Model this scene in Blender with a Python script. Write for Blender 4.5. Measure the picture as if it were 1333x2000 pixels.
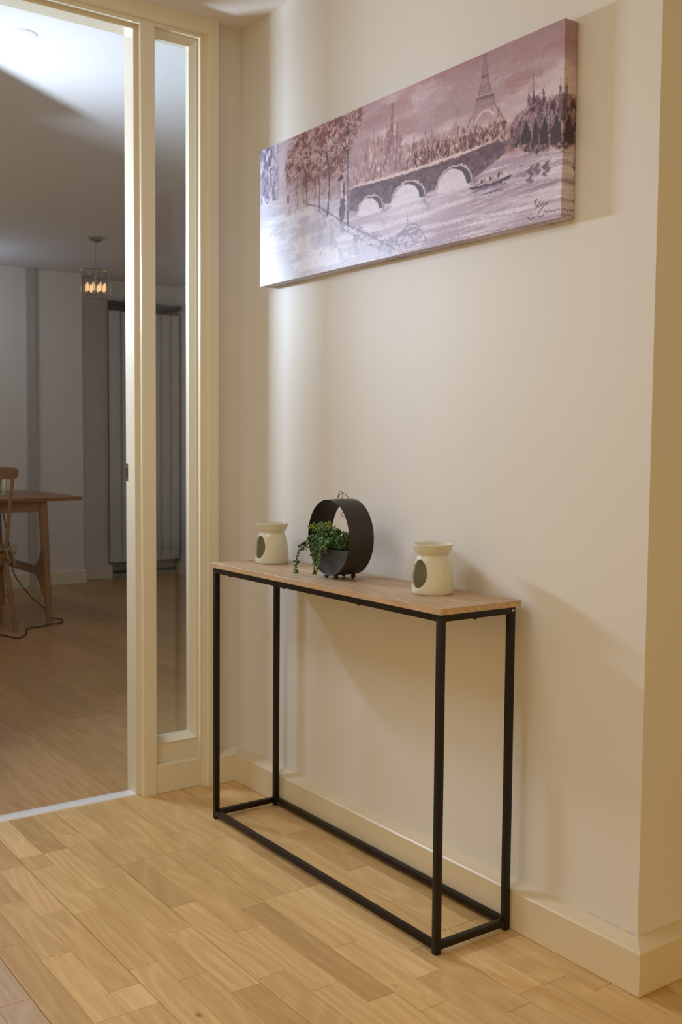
import bpy, bmesh, math, random
import numpy as np
from mathutils import Vector, Matrix

random.seed(7)
for o in list(bpy.data.objects):
    bpy.data.objects.remove(o)
S = bpy.context.scene
COL = S.collection

# ------------------------------------------------------------------ camera
CAM = Vector((2.9104, -1.6654, 1.0824))
R2 = Vector((0.57836025, 0.81573808, 0.00841452))
U2 = Vector((-0.05711112, 0.03019825, 0.99791101))
FW = Vector((-0.81377991, 0.57763263, -0.06405318))
cd = bpy.data.cameras.new('camera')
cam = bpy.data.objects.new('camera', cd)
COL.objects.link(cam)
m = Matrix.Identity(4)
for i in range(3):
    m[i][0] = R2[i]; m[i][1] = U2[i]; m[i][2] = -FW[i]; m[i][3] = CAM[i]
cam.matrix_world = m
cd.sensor_fit = 'VERTICAL'
cd.sensor_height = 36.0
cd.sensor_width = 24.0
cd.lens = 36.0 * 2032.36 / 2000.0
cd.clip_start = 0.05
cd.dof.use_dof = True
cd.dof.focus_distance = 2.45
cd.dof.aperture_fstop = 9.0
S.camera = cam

# ------------------------------------------------------------------ light
S.view_settings.view_transform = 'Standard'
S.view_settings.look = 'None'
S.view_settings.exposure = 0.0
S.view_settings.gamma = 1.0
S.view_settings.use_curve_mapping = False
w = bpy.data.worlds.new('world'); S.world = w
w.use_nodes = True
w.node_tree.nodes['Background'].inputs[0].default_value = (1.0, 0.705, 0.335, 1)
w.node_tree.nodes['Background'].inputs[1].default_value = 0.86

LAMP = Vector((-1.00, -0.88, 1.74))
LDIR = Vector((0.8, 0.6, 0.0))


def area(name, loc, direction, sx, sy, power, color, spread=180):
    l = bpy.data.lights.new(name, 'AREA')
    l.shape = 'RECTANGLE'; l.size = sx; l.size_y = sy
    l.energy = power; l.color = color; l.spread = math.radians(spread)
    o = bpy.data.objects.new(name, l); COL.objects.link(o)
    o.location = loc
    o.rotation_euler = Vector(direction).to_track_quat('-Z', 'Y').to_euler()
    return o


# studio flash box standing in the far room, out of frame to the left of the doorway
area('studio_light', LAMP, (0.76, 0.65, -0.02), 0.33, 0.09, 26.5, (0.66, 0.80, 1.0), 155)
# added cool fill under the hall ceiling, out of frame
area('hall_ceiling_fill', (1.0, -1.9, 2.34), (0, 0, -1), 0.8, 0.8, 15.5, (0.70, 0.86, 1.0))
area('far_room_fill', (-2.6, -2.6, 1.2), (-0.1, 0.7, 1), 1.8, 1.6, 22.0, (1.0, 0.84, 0.58))  # added fill lifting the far ceiling and walls, no real source there
# added point light for the glow at the far room's left, out of frame
pl = bpy.data.lights.new('far_room_glow', 'POINT'); pl.energy = 3.6; pl.color = (0.60, 0.76, 1.0); pl.shadow_soft_size = 0.12
po = bpy.data.objects.new('far_room_glow', pl); COL.objects.link(po); po.location = (-4.25, 0.28, 1.95)


# ------------------------------------------------------------------ helpers
def tag(o, label=None, cat=None, group=None, kind=None):
    if label: o['label'] = label
    if cat: o['category'] = cat
    if group: o['group'] = group
    if kind: o['kind'] = kind
    return o


def empty(name, loc=(0, 0, 0), rz=0.0, label=None, cat=None, group=None, kind=None):
    o = bpy.data.objects.new(name, None); COL.objects.link(o)
    o.location = loc; o.rotation_euler = (0, 0, rz)
    o.empty_display_size = 0.05
    return tag(o, label, cat, group, kind)


def link(name, me, mat=None, parent=None, loc=None, smooth=False):
    o = bpy.data.objects.new(name, me); COL.objects.link(o)
    if mat is not None and not me.materials: me.materials.append(mat)
    if parent is not None: o.parent = parent
    if loc is not None: o.location = loc
    if smooth:
        me.polygons.foreach_set('use_smooth', [True] * len(me.polygons))
        try:
            me.set_sharp_from_angle(angle=math.radians(40))
        except Exception:
            pass
    return o


def bmobj(name, bm, mat=None, parent=None, loc=None, smooth=False):
    me = bpy.data.meshes.new(name)
    bmesh.ops.recalc_face_normals(bm, faces=bm.faces)
    bm.to_mesh(me); bm.free()
    return link(name, me, mat, parent, loc, smooth)


def add_box(bm, a, b, bev=0.0, seg=1):
    x0, y0, z0 = a; x1, y1, z1 = b
    vs = [bm.verts.new(p) for p in ((x0, y0, z0), (x1, y0, z0), (x1, y1, z0), (x0, y1, z0),
                                    (x0, y0, z1), (x1, y0, z1), (x1, y1, z1), (x0, y1, z1))]
    fs = [bm.faces.new([vs[i] for i in f]) for f in ((3, 2, 1, 0), (4, 5, 6, 7), (0, 1, 5, 4), (1, 2, 6, 5), (2, 3, 7, 6), (3, 0, 4, 7))]
    if bev > 0:
        es = list({e for f in fs for e in f.edges})
        bmesh.ops.bevel(bm, geom=es, offset=bev, segments=seg, profile=0.5, affect='EDGES')


def box(name, a, b, mat, parent=None, bev=0.0, seg=1):
    bm = bmesh.new(); add_box(bm, a, b, bev, seg)
    return bmobj(name, bm, mat, parent, smooth=(bev > 0 and seg > 1))


def prism(name, prof, axis, lo, hi, mat, parent=None, smooth=False):
    """closed profile (list of 2D points) swept along an axis between lo and hi.
    axis 'x': points are (y,z); 'y': (x,z); 'z': (x,y)"""
    bm = bmesh.new()
    def P(p, t):
        return {'x': (t, p[0], p[1]), 'y': (p[0], t, p[1]), 'z': (p[0], p[1], t)}[axis]
    a = [bm.verts.new(P(p, lo)) for p in prof]; b = [bm.verts.new(P(p, hi)) for p in prof]
    n = len(prof)
    bm.faces.new(a[::-1]); bm.faces.new(b)
    for i in range(n):
        bm.faces.new((a[i], a[(i + 1) % n], b[(i + 1) % n], b[i]))
    return bmobj(name, bm, mat, parent, smooth=smooth)


def mitred_frame(name, prof, y0, y1, z0, z1, mat, parent, sides=('r', 't', 'b', 'l')):
    """rectangular frame in the plane of the left wall; prof is (inset, x) pairs, inset from the outer edge inward"""
    bm = bmesh.new()
    rings = []
    for d, x in prof:
        rings.append([bm.verts.new(p) for p in ((x, y0 + d, z0 + d), (x, y1 - d, z0 + d), (x, y1 - d, z1 - d), (x, y0 + d, z1 - d))])
    n = len(rings)
    for i in range(n):
        r, s = rings[i], rings[(i + 1) % n]
        for k, sd in enumerate(('b', 'r', 't', 'l')):
            if sd in sides:
                bm.faces.new((r[k], r[(k + 1) % 4], s[(k + 1) % 4], s[k]))
    return bmobj(name, bm, mat, parent)


def lathe_bm(prof, seg=48, cap=True):
    bm = bmesh.new()
    rings = []
    for r, z in prof:
        if r < 1e-6:
            rings.append([bm.verts.new((0, 0, z))])
        else:
            rings.append([bm.verts.new((r * math.cos(2 * math.pi * k / seg), r * math.sin(2 * math.pi * k / seg), z)) for k in range(seg)])
    for i in range(len(rings) - 1):
        a, b = rings[i], rings[i + 1]
        for k in range(seg):
            k2 = (k + 1) % seg
            if len(a) == 1 and len(b) == 1: continue
            if len(a) == 1: bm.faces.new((a[0], b[k2], b[k]))
            elif len(b) == 1: bm.faces.new((a[k], a[k2], b[0]))
            else: bm.faces.new((a[k], a[k2], b[k2], b[k]))
    return bm


def tube_bm(bm, pts, rad, seg=8, closed=False):
    pts = [Vector(p) for p in pts]; n = len(pts)
    rads = rad if isinstance(rad, (list, tuple)) else [rad] * n
    rings = []; prev = None
    for i in range(n):
        if closed: t = pts[(i + 1) % n] - pts[(i - 1) % n]
        else: t = pts[min(i + 1, n - 1)] - pts[max(i - 1, 0)]
        t.normalize()
        if prev is None:
            u = t.cross(Vector((0, 0, 1)))
            if u.length < 0.1: u = t.cross(Vector((1, 0, 0)))
        else:
            u = prev - t * prev.dot(t)
        u.normalize(); prev = u
        v = t.cross(u)
        rings.append([bm.verts.new(pts[i] + (u * math.cos(2 * math.pi * k / seg) + v * math.sin(2 * math.pi * k / seg)) * rads[i]) for k in range(seg)])
    for i in range(n if closed else n - 1):
        a, b = rings[i], rings[(i + 1) % n]
        off = 0
        if closed and i == n - 1:
            off = min(range(seg), key=lambda s: (a[0].co - b[s].co).length)
        for k in range(seg):
            bm.faces.new((a[k], a[(k + 1) % seg], b[(k + 1 + off) % seg], b[(k + off) % seg]))
    if not closed:
        bm.faces.new(rings[0][::-1]); bm.faces.new(rings[-1])


def smooth_path(pts, sub=6):
    pts = [Vector(p) for p in pts]; out = []
    n = len(pts)
    for i in range(n - 1):
        p0 = pts[max(i - 1, 0)]; p1 = pts[i]; p2 = pts[i + 1]; p3 = pts[min(i + 2, n - 1)]
        for k in range(sub):
            t = k / sub
            out.append(0.5 * ((2 * p1) + (p2 - p0) * t + (2 * p0 - 5 * p1 + 4 * p2 - p3) * t * t + (-p0 + 3 * p1 - 3 * p2 + p3) * t ** 3))
    out.append(pts[-1])
    return out


# ------------------------------------------------------------------ materials
def mat_new(name):
    m = bpy.data.materials.new(name); m.use_nodes = True
    nt = m.node_tree
    b = nt.nodes['Principled BSDF']
    return m, nt, b


def plain(name, col, rough=0.5, metal=0.0, spec=0.5, bump=0.0, bscale=200.0, mottle=0.0, mscale=4.0, coat=0.0):
    m, nt, b = mat_new(name)
    b.inputs['Base Color'].default_value = (*col, 1)
    b.inputs['Roughness'].default_value = rough
    b.inputs['Metallic'].default_value = metal
    b.inputs['Specular IOR Level'].default_value = spec
    b.inputs['Coat Weight'].default_value = coat
    tc = nt.nodes.new('ShaderNodeTexCoord')
    if mottle > 0:
        n = nt.nodes.new('ShaderNodeTexNoise'); n.inputs['Scale'].default_value = mscale; n.inputs['Detail'].default_value = 4
        nt.links.new(tc.outputs['Object'], n.inputs['Vector'])
        mp = nt.nodes.new('ShaderNodeMapRange')
        mp.inputs['To Min'].default_value = 1 - mottle; mp.inputs['To Max'].default_value = 1 + mottle
        nt.links.new(n.outputs['Fac'], mp.inputs['Value'])
        mx = nt.nodes.new('ShaderNodeVectorMath'); mx.operation = 'SCALE'
        mx.inputs[0].default_value = col
        nt.links.new(mp.outputs[0], mx.inputs['Scale'])
        nt.links.new(mx.outputs[0], b.inputs['Base Color'])
    if bump > 0:
        n = nt.nodes.new('ShaderNodeTexNoise'); n.inputs['Scale'].default_value = bscale; n.inputs['Detail'].default_value = 3
        nt.links.new(tc.outputs['Object'], n.inputs['Vector'])
        bp = nt.nodes.new('ShaderNodeBump'); bp.inputs['Strength'].default_value = bump; bp.inputs['Distance'].default_value = 0.001
        nt.links.new(n.outputs['Fac'], bp.inputs['Height'])
        nt.links.new(bp.outputs[0], b.inputs['Normal'])
    return m


def wood(name, dark, light, rough=0.4, grain=(1.6, 26.0, 26.0), obj_color=False, rings=0.5, spec=0.4, knots=0.0, axis_swap=False):
    m, nt, b = mat_new(name)
    N = nt.nodes.new; L = nt.links.new
    tc = N('ShaderNodeTexCoord'); oi = N('ShaderNodeObjectInfo')
    vm = N('ShaderNodeVectorMath'); vm.operation = 'SCALE'; vm.inputs[0].default_value = (37.0, 11.0, 5.0)
    L(oi.outputs['Random'], vm.inputs['Scale'])
    ad = N('ShaderNodeVectorMath'); ad.operation = 'ADD'
    L(tc.outputs['Object'], ad.inputs[0]); L(vm.outputs[0], ad.inputs[1])
    # slow warp that bends the grain into cathedral arches
    nw = N('ShaderNodeTexNoise'); nw.inputs['Scale'].default_value = 1.0; nw.inputs['Detail'].default_value = 1
    mw = N('ShaderNodeMapping'); mw.inputs['Scale'].default_value = (1.3, 8.0, 8.0)
    L(ad.outputs[0], mw.inputs['Vector']); L(mw.outputs[0], nw.inputs['Vector'])
    mg = N('ShaderNodeMapping'); mg.inputs['Scale'].default_value = grain
    L(ad.outputs[0], mg.inputs['Vector'])
    n1 = N('ShaderNodeTexNoise'); n1.inputs['Scale'].default_value = 4.0; n1.inputs['Detail'].default_value = 6; n1.inputs['Roughness'].default_value = 0.65
    L(mg.outputs[0], n1.inputs['Vector'])
    mul = N('ShaderNodeMath'); mul.operation = 'MULTIPLY'; mul.inputs[1].default_value = 22.0
    L(nw.outputs['Fac'], mul.inputs[0])
    sn = N('ShaderNodeMath'); sn.operation = 'PINGPONG'; sn.inputs[1].default_value = 1.0
    L(mul.outputs[0], sn.inputs[0])
    pw = N('ShaderNodeMath'); pw.operation = 'POWER'; pw.inputs[1].default_value = 2.0
    L(sn.outputs[0], pw.inputs[0])
    mix = N('ShaderNodeMix'); mix.data_type = 'FLOAT'; mix.inputs[0].default_value = rings
    L(n1.outputs['Fac'], mix.inputs[2]); L(pw.outputs[0], mix.inputs[3])
    r = N('ShaderNodeValToRGB')
    r.color_ramp.elements[0].position = 0.28; r.color_ramp.elements[0].color = (*dark, 1)
    r.color_ramp.elements[1].position = 0.72; r.color_ramp.elements[1].color = (*light, 1)
    L(mix.outputs[0], r.inputs[0])
    col = r.outputs[0]
    if knots > 0:
        vk = N('ShaderNodeTexVoronoi'); vk.inputs['Scale'].default_value = 5.5
        mk = N('ShaderNodeMapping'); mk.inputs['Scale'].default_value = (0.7, 1.2, 1)
        L(ad.outputs[0], mk.inputs['Vector']); L(mk.outputs[0], vk.inputs['Vector'])
        kr = N('ShaderNodeValToRGB')
        kr.color_ramp.elements[0].position = 0.02; kr.color_ramp.elements[0].color = (0.32, 0.22, 0.15, 1)
        kr.color_ramp.elements[1].position = 0.055; kr.color_ramp.elements[1].color = (1, 1, 1, 1)
        L(vk.outputs['Distance'], kr.inputs[0])
        km = N('ShaderNodeMix'); km.data_type = 'RGBA'; km.blend_type = 'MULTIPLY'; km.inputs[0].default_value = knots
        L(col, km.inputs[6]); L(kr.outputs[0], km.inputs[7]); col = km.outputs[2]
    if obj_color:
        om = N('ShaderNodeMix'); om.data_type = 'RGBA'; om.blend_type = 'MULTIPLY'; om.inputs[0].default_value = 1.0
        L(col, om.inputs[6]); L(oi.outputs['Color'], om.inputs[7]); col = om.outputs[2]
    L(col, b.inputs['Base Color'])
    b.inputs['Roughness'].default_value = rough
    b.inputs['Specular IOR Level'].default_value = spec
    bp = N('ShaderNodeBump'); bp.inputs['Strength'].default_value = 0.08; bp.inputs['Distance'].default_value = 0.001
    L(n1.outputs['Fac'], bp.inputs['Height']); L(bp.outputs[0], b.inputs['Normal'])
    return m


M = {}
M['wall'] = plain('wall_paint', (0.73, 0.70, 0.655), 0.55, spec=0.35, bump=0.12, bscale=90, mottle=0.012, mscale=6)
M['ceil'] = plain('ceiling_paint', (0.80, 0.76, 0.71), 0.5, spec=0.6, bump=0.1, bscale=60)
M['gloss'] = plain('cream_gloss_paint', (0.76, 0.70, 0.55), 0.32, spec=0.5, bump=0.12, bscale=40)
M['skirt'] = plain('cream_skirting_paint', (0.70, 0.60, 0.42), 0.35, spec=0.5, bump=0.12, bscale=40)
M['white_gloss'] = plain('white_gloss_paint', (0.78, 0.76, 0.70), 0.35, spec=0.5, bump=0.1, bscale=40)
M['far_wall'] = plain('far_wall_paint', (0.72, 0.695, 0.67), 0.7, spec=0.2, bump=0.1, bscale=60)
M['far_band'] = plain('far_band_paint', (0.46, 0.45, 0.44), 0.6)
M['far_ceil'] = plain('far_ceiling_paint', (0.72, 0.70, 0.69), 0.8, spec=0.2)
M['black'] = plain('dark_powder_coat', (0.013, 0.0080, 0.0048), 0.42, spec=0.28, bump=0.1, bscale=500)
M['seam'] = plain('floor_underlay', (0.10, 0.055, 0.02), 0.9)
M['strip'] = plain('brushed_aluminium', (0.88, 0.87, 0.88), 0.35, metal=0.1, mottle=0.05, mscale=30)
M['stave'] = wood('oak_stave', (0.57, 0.36, 0.150), (0.73, 0.505, 0.240), 0.36, grain=(1.4, 26, 26), obj_color=True, rings=0.20, spec=0.35, knots=0.75)
M['lam'] = wood('oak_laminate', (0.44, 0.245, 0.100), (0.63, 0.39, 0.180), 0.34, grain=(1.2, 16, 16), obj_color=True, rings=0.10, spec=0.4)
M['top'] = wood('brown_oak_board', (0.45, 0.292, 0.165), (0.63, 0.440, 0.265), 0.42, grain=(1.3, 22, 22), rings=0.2, spec=0.4)
M['beech'] = wood('warm_beech', (0.29, 0.155, 0.070), (0.40, 0.225, 0.105), 0.4, grain=(1.5, 18, 18), rings=0.2)
M['ceramic'] = plain('cream_glazed_ceramic', (0.67, 0.65, 0.53), 0.22, spec=0.5, mottle=0.05, mscale=60, bump=0.1, bscale=300)
M['wax'] = plain('pale_bowl_glaze', (0.55, 0.49, 0.38), 0.12, spec=0.6, mottle=0.15, mscale=40)
M['hoop'] = plain('matt_black_metal', (0.026, 0.019, 0.014), 0.42, spec=0.4, bump=0.05, bscale=300)
M['hoop_in'] = plain('dark_grey_metal', (0.035, 0.034, 0.036), 0.45, spec=0.5)
M['twine'] = plain('brown_twine', (0.10, 0.07, 0.05), 0.85, bump=0.5, bscale=900)
M['soil'] = plain('dark_moss', (0.03, 0.035, 0.015), 0.95, bump=0.8, bscale=300)
M['leaf_d'] = plain('dark_green_leaf', (0.035, 0.085, 0.022), 0.38, mottle=0.35, mscale=60)
M['leaf_m'] = plain('mid_green_leaf', (0.07, 0.17, 0.025), 0.4, mottle=0.35, mscale=60)
M['leaf_y'] = plain('yellow_green_leaf', (0.30, 0.33, 0.02), 0.42, mottle=0.3, mscale=60)
M['stem'] = plain('green_stem', (0.12, 0.20, 0.06), 0.5)
M['cord'] = plain('black_cable', (0.012, 0.010, 0.010), 0.5)
M['blind'] = plain('grey_blind_fabric', (0.52, 0.52, 0.55), 0.85, bump=0.2, bscale=300)
M['rail'] = plain('dark_track_metal', (0.09, 0.085, 0.085), 0.5)
M['upvc'] = plain('white_window_frame', (0.30, 0.29, 0.29), 0.7)
M['chrome'] = plain('chrome', (0.55, 0.53, 0.52), 0.18, metal=1.0)
M['brass'] = plain('worn_steel_plate', (0.20, 0.18, 0.17), 0.35, metal=1.0)
M['cushion'] = plain('beige_cotton', (0.36, 0.29, 0.19), 0.9, bump=0.5, bscale=400)
M['alarm'] = plain('white_plastic', (0.70, 0.69, 0.69), 0.8)
M['night'] = plain('night_outside', (0.01, 0.01, 0.012), 0.3)


def glass_mat(name, tint=(0.97, 0.985, 0.975)):
    m = bpy.data.materials.new(name); m.use_nodes = True
    nt = m.node_tree; nt.nodes.clear()
    N = nt.nodes.new; L = nt.links.new
    out = N('ShaderNodeOutputMaterial'); mx = N('ShaderNodeMixShader')
    tr = N('ShaderNodeBsdfTransparent'); tr.inputs[0].default_value = (*tint, 1)
    gl = N('ShaderNodeBsdfGlossy'); gl.inputs['Roughness'].default_value = 0.0
    lw = N('ShaderNodeLayerWeight'); lw.inputs['Blend'].default_value = 0.5
    p = N('ShaderNodeMath'); p.operation = 'POWER'; p.inputs[1].default_value = 5.0
    ma = N('ShaderNodeMath'); ma.operation = 'MULTIPLY_ADD'; ma.inputs[1].default_value = 0.95; ma.inputs[2].default_value = 0.045
    L(lw.outputs['Facing'], p.inputs[0]); L(p.outputs[0], ma.inputs[0]); L(ma.outputs[0], mx.inputs[0])
    L(tr.outputs[0], mx.inputs[1]); L(gl.outputs[0], mx.inputs[2]); L(mx.outputs[0], out.inputs[0])
    return m


M['glass'] = glass_mat('clear_glass')

m_, nt_, b_ = mat_new('glowing_lamp')
b_.inputs['Base Color'].default_value = (0.9, 0.6, 0.3, 1)
b_.inputs['Emission Color'].default_value = (1.0, 0.60, 0.30, 1)
b_.inputs['Emission Strength'].default_value = 0.75
M['bulb'] = m_

# ------------------------------------------------------------------ structure : hall shell
CEIL = 2.366
LW = 1.6047
XB = -0.08          # far-room face of the partition
tb = 0.033; hb = 0.0908


def struct(o, label=None):
    return tag(o, label, None, None, 'structure')


wb = struct(box('wall_back', (0, 0, 0), (LW, 0.12, CEIL), M['wall']))
wr = struct(box('wall_right', (LW - 0.12, 0.12, 0), (LW, 2.4, CEIL), M['wall']))
struct(box('wall_recess', (LW, 2.4, 0), (4.4, 2.52, CEIL), M['wall']))
struct(box('ceiling', (0, -3.0, CEIL), (4.4, 2.52, CEIL + 0.1), M['ceil']))
# partition wall with the doorway and the sidelight
DY0, DY1 = -1.19, -0.354       # door opening between the stops
HEAD = 2.300
wl = struct(box('wall_left', (XB, -0.089, 0), (0, 0.12, CEIL), M['wall']))
box('wall_section', (XB, 0.12, 0), (0.0, 2.3, CEIL), M['far_wall'], wl)
box('wall_section', (XB, -3.0, 0), (0, -1.30, CEIL), M['wall'], wl)

# baseboards of the hall
def skirting(name, to_world, t0, t1, mat):
    """board against a wall: profile (out, z), ends mitred by functions of 'out'"""
    prof = [(0, 0), (0, hb + 0.013), (0.004, hb + 0.012), (tb - 0.003, hb), (tb, hb - 0.003), (tb, 0.0025), (tb - 0.002, 0)]
    bm = bmesh.new()
    a = [bm.verts.new(to_world(t0(o), o, z)) for o, z in prof]
    b = [bm.verts.new(to_world(t1(o), o, z)) for o, z in prof]
    n = len(prof)
    bm.faces.new(a[::-1]); bm.faces.new(b)
    for i in range(n): bm.faces.new((a[i], a[(i + 1) % n], b[(i + 1) % n], b[i]))
    return struct(bmobj(name, bm, mat))


bb = skirting('baseboard_back', lambda t, o, z: (t, -o, z), lambda o: o, lambda o: LW + o, M['skirt'])
rc = random.Random(21)
for (c0, c1) in ((1.475, 1.505), (1.520, 1.560), (1.572, 1.600)):      # hairline cracks in the old caulk near the corner
    bm = bmesh.new(); nn_ = 9
    tube_bm(bm, [(c0 + (c1 - c0) * i / nn_, -0.0006, hb + 0.0150 + rc.uniform(-.0014, .0014)) for i in range(nn_ + 1)], 0.00035, 4)
    bmobj('crack', bm, M['far_band'], bb)
skirting('baseboard_right', lambda t, o, z: (LW + o, t, z), lambda o: -o, lambda o: 2.4, M['skirt'])
skirting('baseboard_left', lambda t, o, z: (o, t, z), lambda o: -0.0875, lambda o: -o, M['gloss'])

# door frame: post (mullion), jambs, head, stop, threshold
door = struct(empty('door_1', (0, -0.75, 0)))
door.location = (0, 0, 0)
post_prof = [(XB, -0.354), (-0.015, -0.354), (-0.015, -0.343), (0.011, -0.343), (0.014, -0.340), (0.014, -0.300), (0.011, -0.297), (XB, -0.297)]
prism('mullion_post', post_prof, 'z', 0, 2.345, M['gloss'], door)
jl = [(XB, DY0), (-0.015, DY0), (-0.015, DY0 - 0.011), (0.014, DY0 - 0.011), (0.014, DY0 - 0.11), (XB, DY0 - 0.11)]
prism('jamb', jl, 'z', 0, 2.345, M['gloss'], door)
hp = [(XB, HEAD), (-0.0154, HEAD), (-0.0154, HEAD + 0.010), (0.011, HEAD + 0.010), (0.0135, HEAD + 0.013), (0.0135, 2.326), (XB, 2.326)]
prism('head', hp, 'y', DY0 - 0.11, -0.3415, M['gloss'], door)
prism('header_board', [(XB, 2.322), (0.020, 2.322), (0.026, 2.326), (0.029, 2.332), (0.029, CEIL), (XB, CEIL)], 'y', DY0 - 0.11, -0.110, M['gloss'], door)
prism('threshold_strip', [(-0.068, 0), (-0.066, 0.0035), (-0.042, 0.006), (-0.018, 0.0035), (-0.016, 0)], 'y', DY0, DY1, M['strip'], door)
bm = bmesh.new(); add_box(bm, (-0.079, -0.3552, 0.968), (-0.066, -0.3535, 1.022), 0.0006)
add_box(bm, (-0.079, -0.359, 0.980), (-0.073, -0.355, 1.008), 0.001)
sp = bmobj('strike_plate', bm, M['brass'], door); sp['label'] = 'dark metal strike plate'

# sidelight window
win = struct(empty('window_1', (0, 0, 0)))
# casing on the right and over the top
cp = [(XB, -0.089), (0.026, -0.089), (0.030, -0.093), (0.030, -0.124), (0.027, -0.130), (0.020, -0.132), (0.020, -0.136), (0.012, -0.138), (0.012, -0.147), (XB, -0.147)]
prism('casing', cp, 'z', 0, CEIL, M['gloss'], win)
tp = [(XB, 2.325), (0.0116, 2.325), (0.0116, 2.312), (XB, 2.312)]
prism('casing_head', tp, 'y', -0.300, -0.143, M['gloss'], win)
SY0, SY1, SZ0, SZ1 = -0.297, -0.147, 0.150, 2.312
mitred_frame('sash_frame', [(0.000, -0.006), (0.004, -0.006), (0.006, -0.010), (0.018, -0.030), (0.018, -0.0345), (0.018, -0.050), (0.000, -0.052)], SY0 - 0.018, SY1, SZ0, SZ1, M['gloss'], win)
gp = box('glass_pane', (-0.034, SY0, SZ0 + 0.012), (-0.030, SY1 - 0.012, SZ1 - 0.012), M['glass'], win)
# bottom rail and plinth
prism('bottom_rail', [(XB, 0.0), (0.0, 0.0), (0.0, 0.085), (-0.004, 0.092), (-0.006, 0.150), (-0.002, 0.153), (-0.004, 0.1555), (-0.010, 0.1565), (XB, 0.1565)], 'y', -0.297, -0.147, M['gloss'], win)
prism('plinth', [(0.0, 0.001), (0.011, 0.001), (0.011, hb - 0.004), (0.008, hb), (0.0, hb)], 'y', -0.2965, -0.1475, M['gloss'], win)

# ------------------------------------------------------------------ structure : far room
FX = -4.80
FXB = -4.97
wf = struct(box('wall_far', (FXB - 0.1, -3.0, 0), (FX, 1.36, 2.40), M['far_wall']))
box('wall_section', (FXB - 0.1, 1.36, 0), (FXB, 1.64, 2.40), M['far_wall'], wf)
box('wall_section', (FXB - 0.1, 1.64, 2.215), (FXB, 2.3, 2.40), M['far_wall'], wf)
struct(box('wall_side', (FXB - 0.1, 2.255, 0), (XB, 2.38, 2.40), M['far_wall']))
struct(box('wall_window_side', (FXB - 0.1, -3.1, 0), (XB, -3.0, 2.40), M['far_wall']))
struct(box('ceiling', (FXB - 0.1, -3.1, CEIL + 0.004), (0.0, 2.38, CEIL + 0.1), M['far_ceil']))
struct(box('trim_1', (FX, 0.925, 0), (FX + 0.03, 0.985, CEIL + 0.004), M['far_band']))
bfar = struct(prism('baseboard_far', [(FX, 0), (FX + 0.022, 0), (FX + 0.022, 0.095), (FX + 0.016, 0.105), (FX, 0.105)], 'y', -3.0, 1.375, M['gloss']))
prism('baseboard_section', [(FXB, 0), (FXB + 0.022, 0), (FXB + 0.022, 0.095), (FXB + 0.016, 0.105), (FXB, 0.105)], 'y', 1.375, 1.66, M['gloss'], bfar)
struct(prism('baseboard_side', [(2.255, 0), (2.233, 0), (2.233, 0.095), (2.239, 0.105), (2.255, 0.105)], 'x', FXB, XB, M['gloss']))
# patio door behind the blinds
w2 = struct(empty('window_2', (0, 0, 0)))
box('sill', (FXB - 0.09, 1.64, 0), (FXB + 0.02, 2.255, 0.03), M['upvc'], w2, 0.003)
box('seal', (FXB - 0.06, 1.64, 0.028), (FXB - 0.03, 2.255, 0.055), M['rail'], w2)
box('bottom_rail', (FXB - 0.05, 1.64, 0.052), (FXB - 0.01, 2.255, 0.125), M['upvc'], w2, 0.003)
box('stile', (FXB - 0.05, 1.64, 0.125), (FXB - 0.01, 1.70, 2.14), M['upvc'], w2, 0.003)
box('stile', (FXB - 0.05, 2.19, 0.125), (FXB - 0.01, 2.255, 2.14), M['upvc'], w2, 0.003)
box('top_rail', (FXB - 0.05, 1.64, 2.14), (FXB - 0.01, 2.255, 2.215), M['upvc'], w2, 0.003)
box('pane', (FXB - 0.036, 1.70, 0.125), (FXB - 0.03, 2.19, 2.14), M['night'], w2)

# ------------------------------------------------------------------ floors
fl = struct(box('floor', (-0.04, -3.0, -0.06), (4.4, 2.52, -0.006), M['seam']))


def stave(bounds, tone, parent, mat, gapx, gapy0, gapy1, name='plank'):
    x0, x1, y0, y1 = bounds
    x0 += gapx; x1 -= gapx; y0 += gapy0; y1 -= gapy1
    cx, cy = (x0 + x1) / 2, (y0 + y1) / 2
    hx, hy = (x1 - x0) / 2, (y1 - y0) / 2
    c = 0.0006
    v = [(-hx, -hy, -0.008), (hx, -hy, -0.008), (hx, hy, -0.008), (-hx, hy, -0.008),
         (-hx, -hy, -c), (hx, -hy, -c), (hx, hy, -c), (-hx, hy, -c),
         (-hx + c, -hy + c, 0), (hx - c, -hy + c, 0), (hx - c, hy - c, 0), (-hx + c, hy - c, 0)]
    f = [(0, 1, 5, 4), (1, 2, 6, 5), (2, 3, 7, 6), (3, 0, 4, 7), (4, 5, 9, 8), (5, 6, 10, 9), (6, 7, 11, 10), (7, 4, 8, 11), (8, 9, 10, 11)]
    me = bpy.data.meshes.new(name); me.from_pydata(v, [], f)
    me.materials.append(mat)
    o = bpy.data.objects.new(name, me); COL.objects.link(o)
    o.parent = parent
    o.location = (cx, cy, 0)
    o.color = (*tone, 1)
    return o


PITCH = 0.06653
Y0R = -0.016
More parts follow.
